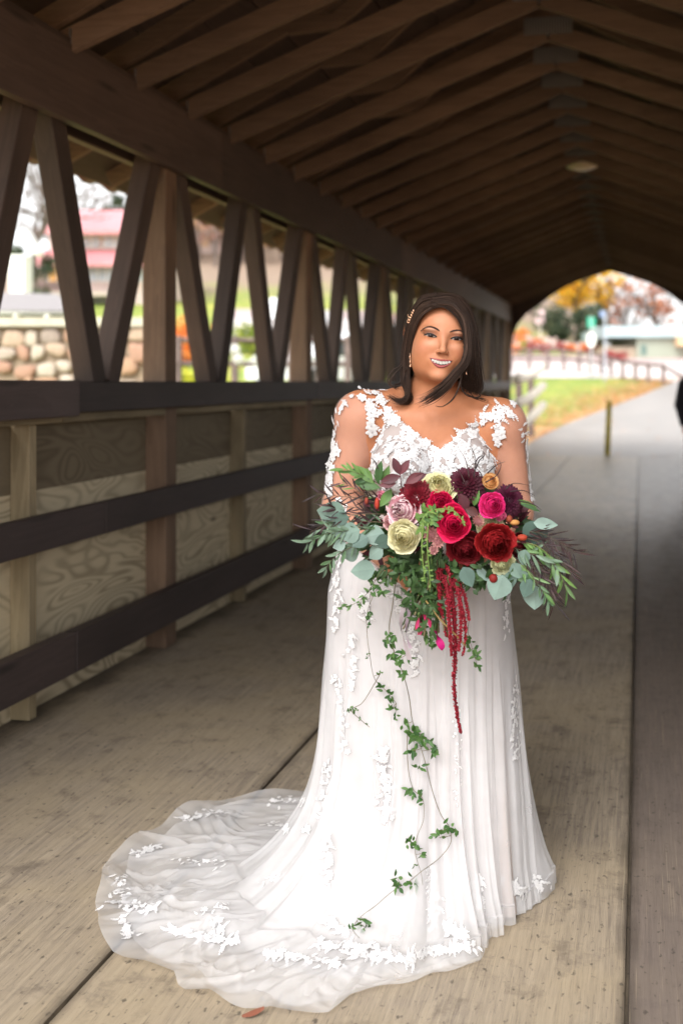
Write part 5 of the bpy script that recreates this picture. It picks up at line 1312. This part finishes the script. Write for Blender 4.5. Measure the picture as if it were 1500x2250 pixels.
def leaf(mb, p, ax, nrm, L, W, col, curl=.15, fold=.12, tipk=1.0):
    ax = ax.normalized(); bx = nrm.cross(ax)
    if bx.length < 1e-4: bx = Vector((1, 0, 0))
    bx.normalize(); nn = ax.cross(bx); V = []; K = 6; cs = []
    for i in range(K + 1):
        t = i / K; w = W * math.sin(math.pi * t ** tipk) ** .85 if 0 < i < K else W * .04; c = p + ax * L * t + nn * (-L * curl * t * t)
        V += [c - bx * w + nn * w * fold * 2, c, c + bx * w + nn * w * fold * 2]
    bse = len(mb.v); mb.v += [tuple(x) for x in V]
    for i in range(K):
        for j in range(2):
            mb.f.append((bse+3*i+j, bse+3*i+j+1, bse+3*i+j+4, bse+3*i+j+3)); mb.m.append(0); mb.c.append(shade(col, .92 if j else 1.06))
def bend(pts, n): return catmull(pts, n)
HP = (.62, .012, .10); BUR = (.085, .006, .014); DRD = (.26, .010, .012); CRM = (.74, .70, .42); PNK_ = (.72, .36, .42)
# dark greenery behind the blooms
GR1 = (.035, .080, .022); GR2 = (.042, .092, .026); EU = (.15, .23, .19); EU2 = (.085, .145, .12); MAR = (.075, .014, .022)
fill = MB()
for i in range(420):
    a = random.uniform(0, 6.283); q = random.random() ** .6; u = 985 + 180 * q * math.cos(a); v = 1172 + 92 * q * math.sin(a); d = -.31 + .05 * q + random.uniform(-.02, .03)
    p = Q(u, v, d); ax = Vector((math.cos(a) + random.gauss(0, .5), -.35, -math.sin(a) + random.gauss(0, .5))); leaf(fill, p, ax, Vector((random.gauss(0, .4), -1, random.gauss(0, .4))), random.uniform(.028, .05), random.uniform(.006, .011), random.choice((GR1, GR2, GR1, MAR, (.03, .06, .025))), .3)
for (u, v) in ((885, 1240), (905, 1260), (930, 1250), (870, 1225), (850, 1260), (935, 1280), (915, 1290), (1000, 1260), (1060, 1250), (1130, 1265), (1040, 1275), (1105, 1290), (985, 1245), (900, 1320), (925, 1340), (950, 1325), (935, 1365)):
    for k_ in range(20):
        leaf(fill, Q(u + random.gauss(0, 11), v + random.gauss(0, 10), -.33 + random.uniform(-.03, .03)), Vector((random.gauss(0, 1), -.3, random.gauss(-.6, .8))), Vector((random.gauss(0, .4), -1, random.gauss(0, .4))), random.uniform(.016, .030), random.uniform(.0035, .0065), random.choice((GR2, (.045, .10, .03), GR1, GR1, (.03, .06, .02))), .3)
fill.build('green_foliage', LEA, bq, smooth=True, colors=True)
# flowers, back to front
dahlia('dahlia', 1023, 1066, -.335, 36, (.075, .008, .022), (.05, .005, .012), (0, .35))
dahlia('dahlia', 915, 1094, -.35, 36, (.20, .008, .020), (.12, .005, .012), (-.1, .2))
dahlia('dahlia', 1116, 1102, -.335, 33, (.080, .008, .030), (.05, .005, .02), (.35, .15))
dahlia('dahlia', 930, 1125, -.335, 26, (.13, .006, .015), (.09, .004, .010), (-.1, 0))
rose('rose', 963, 1070, -.345, 36, (.74, .72, .44), (.66, .60, .28), (-.05, .55), 6, .03, .8)
rose('rose', 1077, 1058, -.335, 19, (.80, .52, .25), (.82, .42, .14), (.2, .5), 5, 0, 1.0, .6)
rose('carnation', 884, 1121, -.365, 36, (.74, .42, .48), (.62, .26, .34), (-.3, .15), 6, .05, .8, 1, (.85, .72, .72))
rose('carnation', 858, 1149, -.35, 18, (.74, .48, .48), (.60, .22, .24), (-.5, -.1), 5, .03, .8, 1)
rose('peony', 968, 1105, -.37, 28, (.66, .010, .09), (.55, .006, .06), (0, .25), 6, .03)
rose('rose', 1022, 1203, -.355, 38, (.19, .008, .014), (.13, .005, .010), (.1, -.3), 7, .04, .8)
rose('rose', 1142, 1198, -.325, 27, (.12, .006, .012), (.09, .004, .009), (.4, -.2), 6, .03, .8)
rose('carnation', 1074, 1150, -.345, 30, (.70, .66, .42), (.60, .55, .30), (.1, .2), 5, .07, .7)
rose('carnation', 1102, 1236, -.355, 27, (.72, .74, .48), (.62, .64, .34), (.2, -.4), 6, .08, .8)
rose('rose', 886, 1178, -.385, 35, (.77, .74, .50), (.72, .66, .34), (-.12, 0), 7, .015, .95, .9)
rose('carnation', 1089, 1192, -.385, 39, (.27, .008, .010), (.18, .005, .007), (.1, -.05), 9, .045, .9)
rose('rose', 996, 1149, -.400, 37, (.70, .010, .085), (.50, .004, .05), (0, .0), 7, .0, 1.0, 1.1)
rose('peony', 1082, 1110, -.375, 28, (.76, .035, .22), (.66, .015, .13), (.1, .15), 7, .02, .95)
rose('peony', 1100, 1134, -.365, 13, (.78, .22, .38), (.76, .12, .28), (.3, -.5), 4, .0, .8)
rose('freesia', 816, 1078, -.33, 15, (.72, .66, .58), (.62, .50, .40), (-.3, .4), 4, .06, .7)
rose('freesia', 836, 1088, -.34, 11, (.72, .30, .38), (.66, .18, .26), (-.3, .2), 4, .06, .7)
# astrantia heads: papery pinkish stars
for (u, v, r_) in ((946, 1172, 19), (962, 1190, 16), (952, 1210, 12), (1052, 1142, 15), (880, 1160, 8)):
    mb = MB(); o = Q(u, v, -.375); n, a, b = frame((random.gauss(0, .2), -1, random.gauss(0, .2))); R_ = r_ / 920
    for i in range(13):
        q = i * .483; ax = a*math.cos(q) + b*math.sin(q) + n * .5; leaf(mb, o, ax, n, R_ * 1.1, R_ * .2, random.choice(((.42, .18, .17), (.52, .27, .24), (.30, .12, .12))), .1)
    for i in range(26): q = i * 2.4; rr2 = R_ * .5 * math.sqrt(i / 26); ball(mb, o + (a*math.cos(q) + b*math.sin(q)) * rr2 + n * R_ * .55, R_ * .09, 3, 0, (.40, .16, .17))
    mb.build('astrantia', PET, bq, smooth=True, colors=True)
# hypericum-like buds
for (u, v, w, h_, c) in ((1146, 1181, 13, 8, (.42, .06, .03)), (1130, 1148, 12, 7, (.55, .26, .08)), (1083, 1271, 11, 11, (.20, .015, .012)), (828, 1106, 6, 14, (.42, .05, .03)), (1118, 1140, 8, 9, (.28, .06, .03)), (805, 1100, 5, 9, (.30, .06, .04))):
    mb = MB(); ball(mb, Q(u, v, -.36), .011, 7, 0, c, (w / 11, .8, h_ / 11))
    for k_ in range(3): leaf(mb, Q(u - 8, v + 5, -.355), Vector((1, -.2, random.gauss(0, .6))), Vector((0, -1, .3)), .02, .004, MAR)
    mb.build('bud', PET, bq, smooth=True, colors=True)
# burgundy leaves standing above the blooms
mb = MB()
for (u, v, du, dv, L, W) in ((878, 1043, -16, -42, .044, .0105), (879, 1043, 22, -38, .042, .0100), (880, 1046, -45, 12, .050, .012), (890, 1062, 30, -18, .050, .012), (905, 1058, 40, -22, .040, .008), (870, 1062, -40, 4, .04, .010), (1010, 1085, 15, 35, .045, .014), (1022, 1118, 20, 8, .035, .012)):
    leaf(mb, Q(u, v, -.37), Vector((du, -4, -dv)), Vector((random.gauss(0, .2), -1, .2)), L, W, random.choice((MAR, (.11, .02, .028), (.085, .022, .02))), .12, .15)
mb.tube([Q(879, 1043, -.37), Q(881, 1065, -.36), Q(890, 1095, -.34)], .0012, 5, 0, MAR); mb.build('burgundy_leaves', LEA, bq, smooth=True, colors=True)
# bright green leaves
mb = MB()
for (u, v, du, dv, L, W) in ((830, 1062, 5, -52, .056, .011), (838, 1066, 18, -44, .05, .010), (820, 1062, -36, -38, .058, .012), (800, 1048, -34, -14, .045, .008), (835, 1072, -60, -12, .06, .012), (812, 1052, -48, 10, .045, .007), (790, 1030, -30, 8, .03, .005), (1020, 1100, 4, -40, .042, .009), (1030, 1104, 22, -38, .045, .0095), (1015, 1105, -10, -30, .04, .009), (1040, 1112, 10, -36, .04, .009), (860, 1075, -20, 30, .05, .012), (840, 1090, 30, 20, .05, .013), (1130, 1098, 60, 20, .06, .007), (1140, 1106, 70, 22, .055, .005)):
    leaf(mb, Q(u, v, -.345), Vector((du, random.gauss(-8, 6), -dv)), Vector((random.gauss(0, .3), -1, .3)), L, W, random.choice(((.05, .12, .03), (.04, .10, .03), (.10, .20, .05))), .2, .15)
mb.build('green_leaves', LEA, bq, smooth=True, colors=True)
# round silver eucalyptus
def eucal(items, stem):
    mb = MB(); 
    if stem: mb.tube([Q(*p) for p in stem], .0016, 5, 0, (.16, .18, .12))
    for (u, v, r_, ang, asp) in items:
        a = R(ang); ax = Vector((math.cos(a), random.gauss(0, .12), math.sin(a))); c = Q(u, v, -.36 + random.uniform(-.015, .02)); L = 2 * r_ / 920
        p = c - ax * L * .5; nrm = Vector((random.gauss(0, .22), -1, random.gauss(.12, .25))); leaf(mb, p, ax, nrm, L, L * .5 * asp, random.choice((EU, EU2, (.20, .29, .25))), .06, .06, .78)
    mb.build('eucalyptus_branch', LEA, bq, smooth=True, colors=True)
eucal([(728, 1128, 34, 170, .85), (768, 1172, 24, 200, 1.0), (818, 1177, 26, 190, .9), (742, 1165, 20, 160, .8), (790, 1190, 20, 210, .9), (745, 1140, 22, 190, .7)], [(870, 1160, -.33), (800, 1160, -.34), (730, 1140, -.34)])
eucal([(768, 1216, 21, 185, 1.0), (797, 1253, 27, 185, .85), (745, 1198, 15, 200, .9), (825, 1215, 20, 220, .9), (840, 1190, 20, 200, .9)], [(870, 1190, -.33), (820, 1220, -.34), (780, 1245, -.34)])
eucal([(1027, 1268, 24, 295, .75), (1095, 1291, 29, 250, 1.0), (1060, 1262, 21, 310, .45), (1120, 1275, 20, 280, .8), (1135, 1255, 20, 300, .8)], [(1040, 1230, -.33), (1070, 1260, -.34), (1095, 1280, -.34)])
eucal([(1172, 1172, 32, 240, .95), (1198, 1151, 27, 355, .50), (1174, 1313, 27, 270, 1.0), (1157, 1293, 22, 250, .8), (1160, 1270, 25, 315, .3), (1150, 1225, 18, 260, .8)], [(1120, 1180, -.33), (1160, 1200, -.34), (1150, 1260, -.34), (1172, 1300, -.34)])
# willow-like sprays: a stem with narrow leaves
def spray(name, path, n_, L, W, cols, dr=(-.3, 0), spread=.9, ends=1, rad=.0011, stemcol=(.13, .10, .06)):
    pts = bend([Q(*p) for p in path], 24); mb = MB(); mb.tube(pts, [rad * (1 - .6 * i / 23) for i in range(24)], 4, 0, stemcol)
    for i in range(n_):
        t = (i + .5) / n_; j = int((.12 + .88 * t) * 22.9); tg = (pts[j + 1] - pts[j]).normalized(); sg = 1 if i % 2 else -1
        sd = Vector((0, -1, 0)).cross(tg).normalized() * sg; ax = tg * random.uniform(.7, 1.3) + sd * spread * random.uniform(.4, 1.1) + Vector((0, random.gauss(-.1, .25), dr[0] * random.random()))
        leaf(mb, pts[j], ax, Vector((random.gauss(0, .5), -1, random.gauss(0, .5))), L * random.uniform(.7, 1.25), W * random.uniform(.8, 1.2), random.choice(cols), random.uniform(-.1, .35), .2)
    return mb.build(name, LEA, bq, smooth=True, colors=True)
WG = ((.12, .19, .12), (.08, .15, .07), (.16, .24, .17)); AG = ((.040, .020, .024), (.055, .028, .028), (.03, .02, .022)); BG = ((.14, .26, .07), (.10, .20, .06), (.16, .27, .12))
spray('willow_spray', [(850, 1160, -.34), (780, 1165, -.36), (720, 1172, -.37), (672, 1195, -.38)], 26, .038, .0040, WG, (-.6, 0))
spray('willow_spray', [(860, 1150, -.34), (790, 1145, -.35), (730, 1150, -.36), (690, 1175, -.36)], 22, .036, .0038, WG + AG[:1], (-.6, 0))
spray('willow_spray', [(850, 1180, -.34), (790, 1195, -.35), (740, 1220, -.36), (715, 1250, -.36)], 16, .032, .0040, WG, (-.5, 0))
spray('dark_spray', [(850, 1110, -.33), (790, 1095, -.34), (740, 1090, -.35), (695, 1085, -.36)], 18, .040, .0020, AG, (0, 0))
spray('dark_spray', [(850, 1130, -.34), (790, 1130, -.35), (730, 1145, -.36), (680, 1170, -.36)], 26, .046, .0020, AG, (-.2, 0))
spray('dark_spray', [(850, 1100, -.33), (800, 1085, -.34), (770, 1068, -.34), (750, 1060, -.34)], 14, .036, .0022, AG + BG[:1], (0, 0))
spray('dark_spray', [(840, 1140, -.33), (780, 1115, -.34), (740, 1118, -.35), (725, 1110, -.36)], 18, .036, .0022, AG, (0, 0))
spray('dark_spray', [(1130, 1170, -.33), (1180, 1170, -.35), (1225, 1190, -.36), (1262, 1215, -.37)], 30, .048, .0021, AG, (-.3, 0))
spray('dark_spray', [(1130, 1180, -.33), (1180, 1190, -.35), (1225, 1225, -.36), (1255, 1265, -.37)], 30, .050, .0021, AG, (-.5, 0))
spray('dark_spray', [(1130, 1200, -.33), (1170, 1220, -.35), (1200, 1270, -.36), (1218, 1330, -.36)], 30, .046, .0020, AG, (-.7, 0))
spray('dark_spray', [(1120, 1200, -.33), (1150, 1230, -.35), (1185, 1260, -.36), (1205, 1300, -.36)], 18, .042, .0020, AG, (-.6, 0))
spray('willow_spray', [(1130, 1190, -.34), (1180, 1200, -.36), (1220, 1240, -.37), (1245, 1300, -.37)], 15, .046, .0042, BG, (-1.2, 0), .7, stemcol=(.22, .24, .08))
spray('willow_spray', [(1120, 1200, -.34), (1160, 1215, -.36), (1195, 1225, -.37), (1225, 1250, -.37)], 13, .044, .0048, WG + BG, (-.8, 0), .9)
spray('willow_spray', [(1120, 1220, -.34), (1155, 1250, -.36), (1185, 1290, -.37), (1205, 1320, -.37)], 13, .038, .0040, BG + WG, (-.9, 0), .8)
spray('willow_spray', [(850, 1075, -.33), (810, 1050, -.34), (785, 1040, -.35), (755, 1030, -.35)], 12, .034, .0042, BG, (0, 0), .8)
# thin dark curling leaves on top
mb = MB()
for path in ([(1030, 1050), (1025, 1020), (1018, 1002), (1006, 985)], [(1040, 1050), (1044, 1020), (1042, 1000), (1034, 982)], [(1042, 1020), (1050, 1006), (1060, 1002), (1060, 1012), (1052, 1010)], [(1045, 1030), (1052, 1012), (1064, 1000), (1058, 990), (1046, 996)], [(1060, 1050), (1052, 1035), (1040, 1026)], [(1065, 1060), (1090, 1045), (1100, 1020), (1092, 1010)], [(1070, 1040), (1090, 1022), (1110, 1014)], [(1020, 1060), (1012, 1042), (998, 1022)], [(915, 1060), (922, 1040), (924, 1024)], [(905, 1050), (900, 1036), (905, 1028)], [(1120, 1080), (1150, 1078), (1175, 1090)], [(1110, 1075), (1128, 1062), (1160, 1066)], [(1135, 1100), (1170, 1108), (1190, 1122)], [(830, 1030), (822, 1012), (810, 1004)]):
    pts = bend([Q(u, v, -.37 + .004 * i) for i, (u, v) in enumerate(path)], 12); mb.tube(pts, [.0018 * (1 - .85 * i / 11) for i in range(12)], 4, 0, random.choice(AG))
mb.build('curling_leaves', LEA, bq, smooth=True, colors=True)
# light green drooping tendrils over the rose
mb = MB()
for path in ([(940, 1150), (938, 1200), (942, 1250), (946, 1290)], [(930, 1150), (926, 1200), (930, 1250), (934, 1280)], [(985, 1120), (1000, 1125), (1012, 1140), (1018, 1150)], [(960, 1130), (940, 1125), (930, 1140), (925, 1170)], [(955, 1120), (975, 1118), (990, 1122)]):
    pts = bend([Q(u, v, -.41) for u, v in path], 14); mb.tube(pts, [.0020 * (1 - .5 * i / 13) for i in range(14)], 5, 0, (.17, .27, .06))
    for j in range(2, 13, 1): leaf(mb, pts[j], Vector((random.gauss(0, 1), -.3, random.gauss(-.2, 1))), Vector((0, -1, 0)), .010, .0022, (.15, .26, .06))
for (u, v) in ((945, 1140), (935, 1130), (925, 1155), (950, 1125)):
    for k_ in range(7): leaf(mb, Q(u + random.gauss(0, 5), v + random.gauss(0, 5), -.40), Vector((random.gauss(0, 1), -.3, random.gauss(0, 1))), Vector((0, -1, 0)), .022, .005, random.choice(((.07, .16, .04), (.12, .22, .05))))
mb.build('tendrils', LEA, bq, smooth=True, colors=True)
# stems below the hands and ribbons
mb = MB()
for i in range(34):
    a = random.gauss(0, 1); u0 = 945 + 14 * a; u1 = 925 + 34 * a + random.gauss(0, 6); v1 = 1375 + random.uniform(-30, 30)
    mb.tube([Q(u0 - 5, 1210, -.31), Q(u0, 1290, -.30 + .02 * random.gauss(0, 1)), Q(u1, v1, -.30 + .03 * random.gauss(0, 1))], .0022, 5, 0, random.choice(((.12, .20, .05), (.18, .24, .08), (.09, .15, .05), (.20, .16, .09))))
mb.tube([Q(935, 1320, -.34), Q(965, 1360, -.35), Q(1010, 1405, -.35), Q(1022, 1420, -.35)], .0022, 5, 0, (.30, .20, .07)); mb.build('stems', LEA, bq, smooth=True, colors=True)
def ribbon(path, w, c, name='ribbon'):
    pts = bend([Q(*p) for p in path], 30); mb = MB(); V = []
    for i, p in enumerate(pts):
        t = (pts[min(i+1, 29)] - pts[max(i-1, 0)]).normalized(); s = Vector((math.cos(i * .16 + w * 300), math.sin(i * .16 + w * 300) * .8, 0)); V += [p - s * w, p + s * w]
    mb.add(V, [(2*i, 2*i+1, 2*i+3, 2*i+2) for i in range(29)], 0, c); mb.build(name, PET, bq, smooth=True, colors=True)
ribbon([(900, 1290, -.30), (888, 1330, -.31), (880, 1370, -.31), (888, 1410, -.31), (900, 1450, -.30)], .006, (.42, .36, .38))
ribbon([(905, 1295, -.31), (898, 1340, -.32), (892, 1390, -.32), (902, 1425, -.32)], .005, (.36, .28, .33))
ribbon([(932, 1300, -.32), (925, 1350, -.32), (922, 1395, -.32)], .006, (.50, .015, .10))
ribbon([(955, 1380, -.30), (962, 1400, -.30), (972, 1428, -.31)], .010, (.50, .01, .16))
mb = MB()
for (u, v, c) in ((920, 1375, (.50, .04, .14)), (926, 1385, (.46, .03, .12)), (940, 1370, (.44, .02, .10)), (934, 1352, (.5, .02, .11))):
    leaf(mb, Q(u, v - 18, -.33), Vector((random.gauss(0, .2), -.1, -1)), Vector((0, -1, 0)), .032, .0045, c, 0, .3)
mb.build('snapdragon_buds', PET, bq, smooth=True, colors=True)
# amaranthus: hanging ropes of tiny crimson beads
am = MB(); AC = ((.24, .008, .018), (.32, .012, .030), (.17, .006, .014), (.38, .03, .05))
def rope(path, r0, r1, n_):
    pts = bend([Q(*p) for p in path], 60); am.tube(pts, [(r0 + (r1 - r0) * i / 59) * .6 for i in range(60)], 6, 0, AC[2])
    for i in range(n_):
        t = random.random(); p = pts[int(t * 59)]; r_ = (r0 + (r1 - r0) * t); a = random.uniform(0, 6.283); ball(am, p + Vector((math.cos(a), math.sin(a), random.gauss(0, .4))) * r_ * random.uniform(.6, 1.1), random.uniform(.0014, .0026), 3, 0, random.choice(AC))
for path, r0, r1, n_ in (([(985, 1262, -.34), (995, 1330, -.35), (1000, 1420, -.34), (997, 1500, -.31), (1002, 1560, -.28), (1012, 1612, -.26)], .010, .0028, 520),
                         ([(978, 1265, -.34), (985, 1330, -.36), (988, 1390, -.36), (992, 1440, -.35)], .009, .003, 300), ([(992, 1265, -.34), (1008, 1310, -.36), (1012, 1370, -.36), (1008, 1430, -.35)], .008, .003, 260),
                         ([(968, 1250, -.33), (966, 1300, -.34), (972, 1360, -.34), (980, 1400, -.34)], .006, .002, 170), ([(1000, 1270, -.34), (1020, 1310, -.35), (1028, 1350, -.35), (1030, 1362, -.35)], .006, .002, 150), ([(998, 1280, -.35), (1018, 1350, -.36), (1022, 1400, -.35), (1016, 1440, -.34)], .006, .002, 170),
                         ([(972, 1240, -.34), (985, 1255, -.35), (992, 1290, -.36)], .006, .004, 90), ([(960, 1255, -.33), (962, 1290, -.34), (964, 1340, -.34)], .005, .002, 90)): rope(path, r0, r1, n_)
am.build('amaranthus', PET, bq, smooth=True, colors=True)
# jasmine vines trailing over the skirt to the train
def onskirt(u, v, lift=.016):
    p, n = cast(bvh_sk, u, v)
    return None if p is None else p - BQ0 + (Vector((.00625, -BZ, EYE)) - p).normalized() * lift
def vine(path, clusters, big=1.0, stem=(.12, .10, .045), dstart=-.34):
    pts = []
    for i, (u, v) in enumerate(path):
        q = onskirt(u, v); dd = dstart + .07 * min(1, max(0, (v - 1250) / 250))
        p = Q(u, v, dd)
        if v > 1480 and q is not None: p = q
        pts.append(p)
    P_ = catmull(pts, len(path) * 8); mb = MB(); mb.tube(P_, [.0011 * (1 - .45 * i / len(P_)) for i in range(len(P_))], 4, 0, stem)
    for (u, v, k_, s) in clusters:
        j = min(range(len(P_)), key=lambda i: (Vector(pxl(P_[i] + BQ0)) - Vector((u, v))).length); base = P_[j]; q = onskirt(u, v, .02); c = Q(u, v, 0); 
        dpt = base.y + BQ0.y; c = Q(u, v, dpt - .004); mb.tube([base, (base + c) / 2 + Vector((0, -.002, 0)), c], .0008, 3, 0, stem)
        for i in range(k_):
            a = random.uniform(0, 6.283); ax = Vector((math.cos(a), random.gauss(-.15, .25), math.sin(a) - .35)); o = c + Vector((random.gauss(0, .006), random.gauss(0, .002), random.gauss(0, .006))) * s
            leaf(mb, o, ax, Vector((random.gauss(0, .45), -1, random.gauss(0, .45))), .021 * s * random.uniform(.6, 1.25) * big, .0048 * s * big, random.choice(((.055, .13, .03), (.035, .095, .025), (.09, .18, .05), (.045, .11, .02))), random.uniform(0, .3), .2, .85)
    mb.build('jasmine_vine', LEA, bq, smooth=True, colors=True)
dk = 1.0
vine([(850, 1235), (825, 1275), (805, 1305), (775, 1328), (738, 1335)], [(745, 1334, 3, .5), (757, 1330, 5, .55), (770, 1332, 6, .6), (785, 1326, 6, .6), (798, 1315, 7, .6), (812, 1300, 7, .7), (825, 1285, 8, .8), (815, 1270, 8, .8)])
vine([(860, 1250), (830, 1290), (808, 1340), (806, 1390), (812, 1440), (822, 1490), (845, 1515), (870, 1545)], [(810, 1345, 6, .6), (803, 1358, 6, .55), (808, 1372, 4, .5), (808, 1442, 4, .4), (835, 1480, 4, .5), (840, 1510, 6, .8), (855, 1525, 7, .9), (862, 1555, 6, .8), (868, 1575, 4, .6), (835, 1300, 8, .8), (845, 1275, 8, .8)])
vine([(835, 1480), (815, 1515), (795, 1545), (772, 1560), (790, 1580), (812, 1598)], [(772, 1555, 7, .45), (780, 1562, 7, .45), (765, 1560, 4, .4), (790, 1580, 4, .35), (805, 1592, 3, .3)], dstart=-.30)
vine([(870, 1270), (862, 1330), (855, 1385), (868, 1440), (885, 1480), (898, 1530), (905, 1580), (920, 1630), (935, 1680), (950, 1740), (968, 1790), (985, 1815), (990, 1850), (965, 1885), (925, 1915), (900, 1935), (860, 1960), (825, 1990), (795, 2012), (775, 2040), (790, 2062)],
     [(855, 1410, 8, .9), (862, 1435, 9, .9), (872, 1455, 9, .9), (885, 1475, 8, .9), (860, 1395, 8, .8), (890, 1440, 6, .8), (892, 1590, 6, .8), (902, 1610, 12, 1.1), (918, 1622, 13, 1.1), (935, 1632, 10, 1.0), (950, 1645, 9, .9), (905, 1650, 8, 1.0), (925, 1682, 7, .8), (985, 1815, 9, .9), (1000, 1825, 5, .9), (965, 1825, 5, .8), (965, 1840, 4, .9), (905, 1942, 7, .9), (878, 1945, 8, 1.0), (872, 1930, 4, .8), (798, 2022, 6, .9), (800, 2036, 5, .8), (770, 2040, 5, .6)], dstart=-.33)
vine([(895, 1605), (894, 1650), (898, 1700), (908, 1735), (928, 1755), (930, 1800), (915, 1840), (912, 1875), (925, 1920), (928, 1945)], [(900, 1738, 8, .8), (915, 1745, 5, .8), (928, 1758, 4, .8), (900, 1850, 8, .8), (912, 1860, 7, .8), (925, 1875, 5, .8), (912, 1900, 3, .4)], dstart=-.28)
vine([(1015, 1300), (1030, 1340), (1028, 1390), (1038, 1430), (1052, 1475)], [(1030, 1410, 8, .8), (1040, 1425, 9, .8), (1045, 1445, 7, .8), (1052, 1465, 4, .8)], dstart=-.33)
vine([(950, 1290), (955, 1340), (945, 1390), (950, 1420)], [(940, 1395, 7, .8), (950, 1405, 7, .8), (945, 1415, 4, .9), (935, 1330, 8, .8), (925, 1300, 9, .9), (945, 1310, 9, .9)], dstart=-.34)
# ------------------------------------------------------------ person in black at the right edge, near the end of the bridge
gp_ = P(1534, V0, 13.4); gst = empty('person', (gp_.x, gp_.y, 0), YAW); tag(gst, 'person in black jacket and trousers standing at the right edge by the bridge end', 'person')
g = Grid(np.arange(-.36, .36, .014), np.arange(-.24, .24, .014), np.arange(-.01, 1.80, .014))
ellip(g, (0, .0, 1.25), (.20, .12, .26), .05); ellip(g, (0, .0, .98), (.17, .12, .16), .05)
for s in (-1, 1):
    cone(g, (s*.19, 0, 1.42), (s*.25, .02, 1.14), .060, .045, .03); cone(g, (s*.25, .02, 1.14), (s*.22, -.08, .90), .044, .032, .02); ellip(g, (s*.215, -.10, .83), (.022, .03, .055), .02)
    cone(g, (s*.09, 0, .92), (s*.10, 0, .50), .085, .060, .03); cone(g, (s*.10, 0, .50), (s*.10, .02, .08), .058, .042, .02); ellip(g, (s*.105, -.05, .035), (.042, .12, .038), .02)
cone(g, (0, 0, 1.42), (0, 0, 1.55), .055, .05, .03); ellip(g, (0, -.01, 1.64), (.075, .095, .115), .02)
Vp, Fp = nets(g); Vp = laplace(Vp, Fp, 2); obj('body', np_mesh('body', Vp, Fp), plain('skin_far', (.5, .25, .15), .6, .05), gst)
g = Grid(np.arange(-.36, .36, .014), np.arange(-.24, .24, .014), np.arange(.05, 1.80, .014))
ellip(g, (0, .0, 1.25), (.215, .135, .26), .05); ellip(g, (0, .0, .98), (.20, .135, .18), .05)
for s in (-1, 1): cone(g, (s*.19, 0, 1.42), (s*.25, .02, 1.14), .072, .058, .03); cone(g, (s*.25, .02, 1.14), (s*.22, -.08, .90), .056, .045, .02)
Vp, Fp = nets(g); Vp = laplace(Vp, Fp, 2); obj('jacket', np_mesh('jacket', Vp, Fp), plain('black_cloth', (.016, .013, .018), .8, .2), gst)
g = Grid(np.arange(-.36, .36, .014), np.arange(-.24, .24, .014), np.arange(.05, 1.2, .014))
for s in (-1, 1): cone(g, (s*.09, 0, .95), (s*.10, 0, .50), .10, .072, .03); cone(g, (s*.10, 0, .50), (s*.10, .02, .08), .072, .060, .02)
Vp, Fp = nets(g); Vp = laplace(Vp, Fp, 2); obj('trousers', np_mesh('trousers', Vp, Fp), bpy.data.materials['black_cloth'], gst)
mb = MB(); ball(mb, (0, .012, 1.665), .095, 10, sq=(.88, 1.05, 1.08)); V2 = mb.v; mb.f = [f for f in mb.f if sum(V2[i][1] for i in f) / len(f) > -.05 or sum(V2[i][2] for i in f) / len(f) > 1.71]; mb.m = [0] * len(mb.f); mb.c = [(1, 1, 1)] * len(mb.f)
mb.build('hair', plain('dark_hair', (.03, .02, .015), .6), gst, smooth=True)
for s in (-1, 1):
    mb = MB(); mb.tube([(s*.105, -.16, .04), (s*.105, -.06, .05), (s*.105, .05, .05)], [.035, .048, .045], 8); mb.build('shoe', bpy.data.materials['black_cloth'], gst, smooth=True)
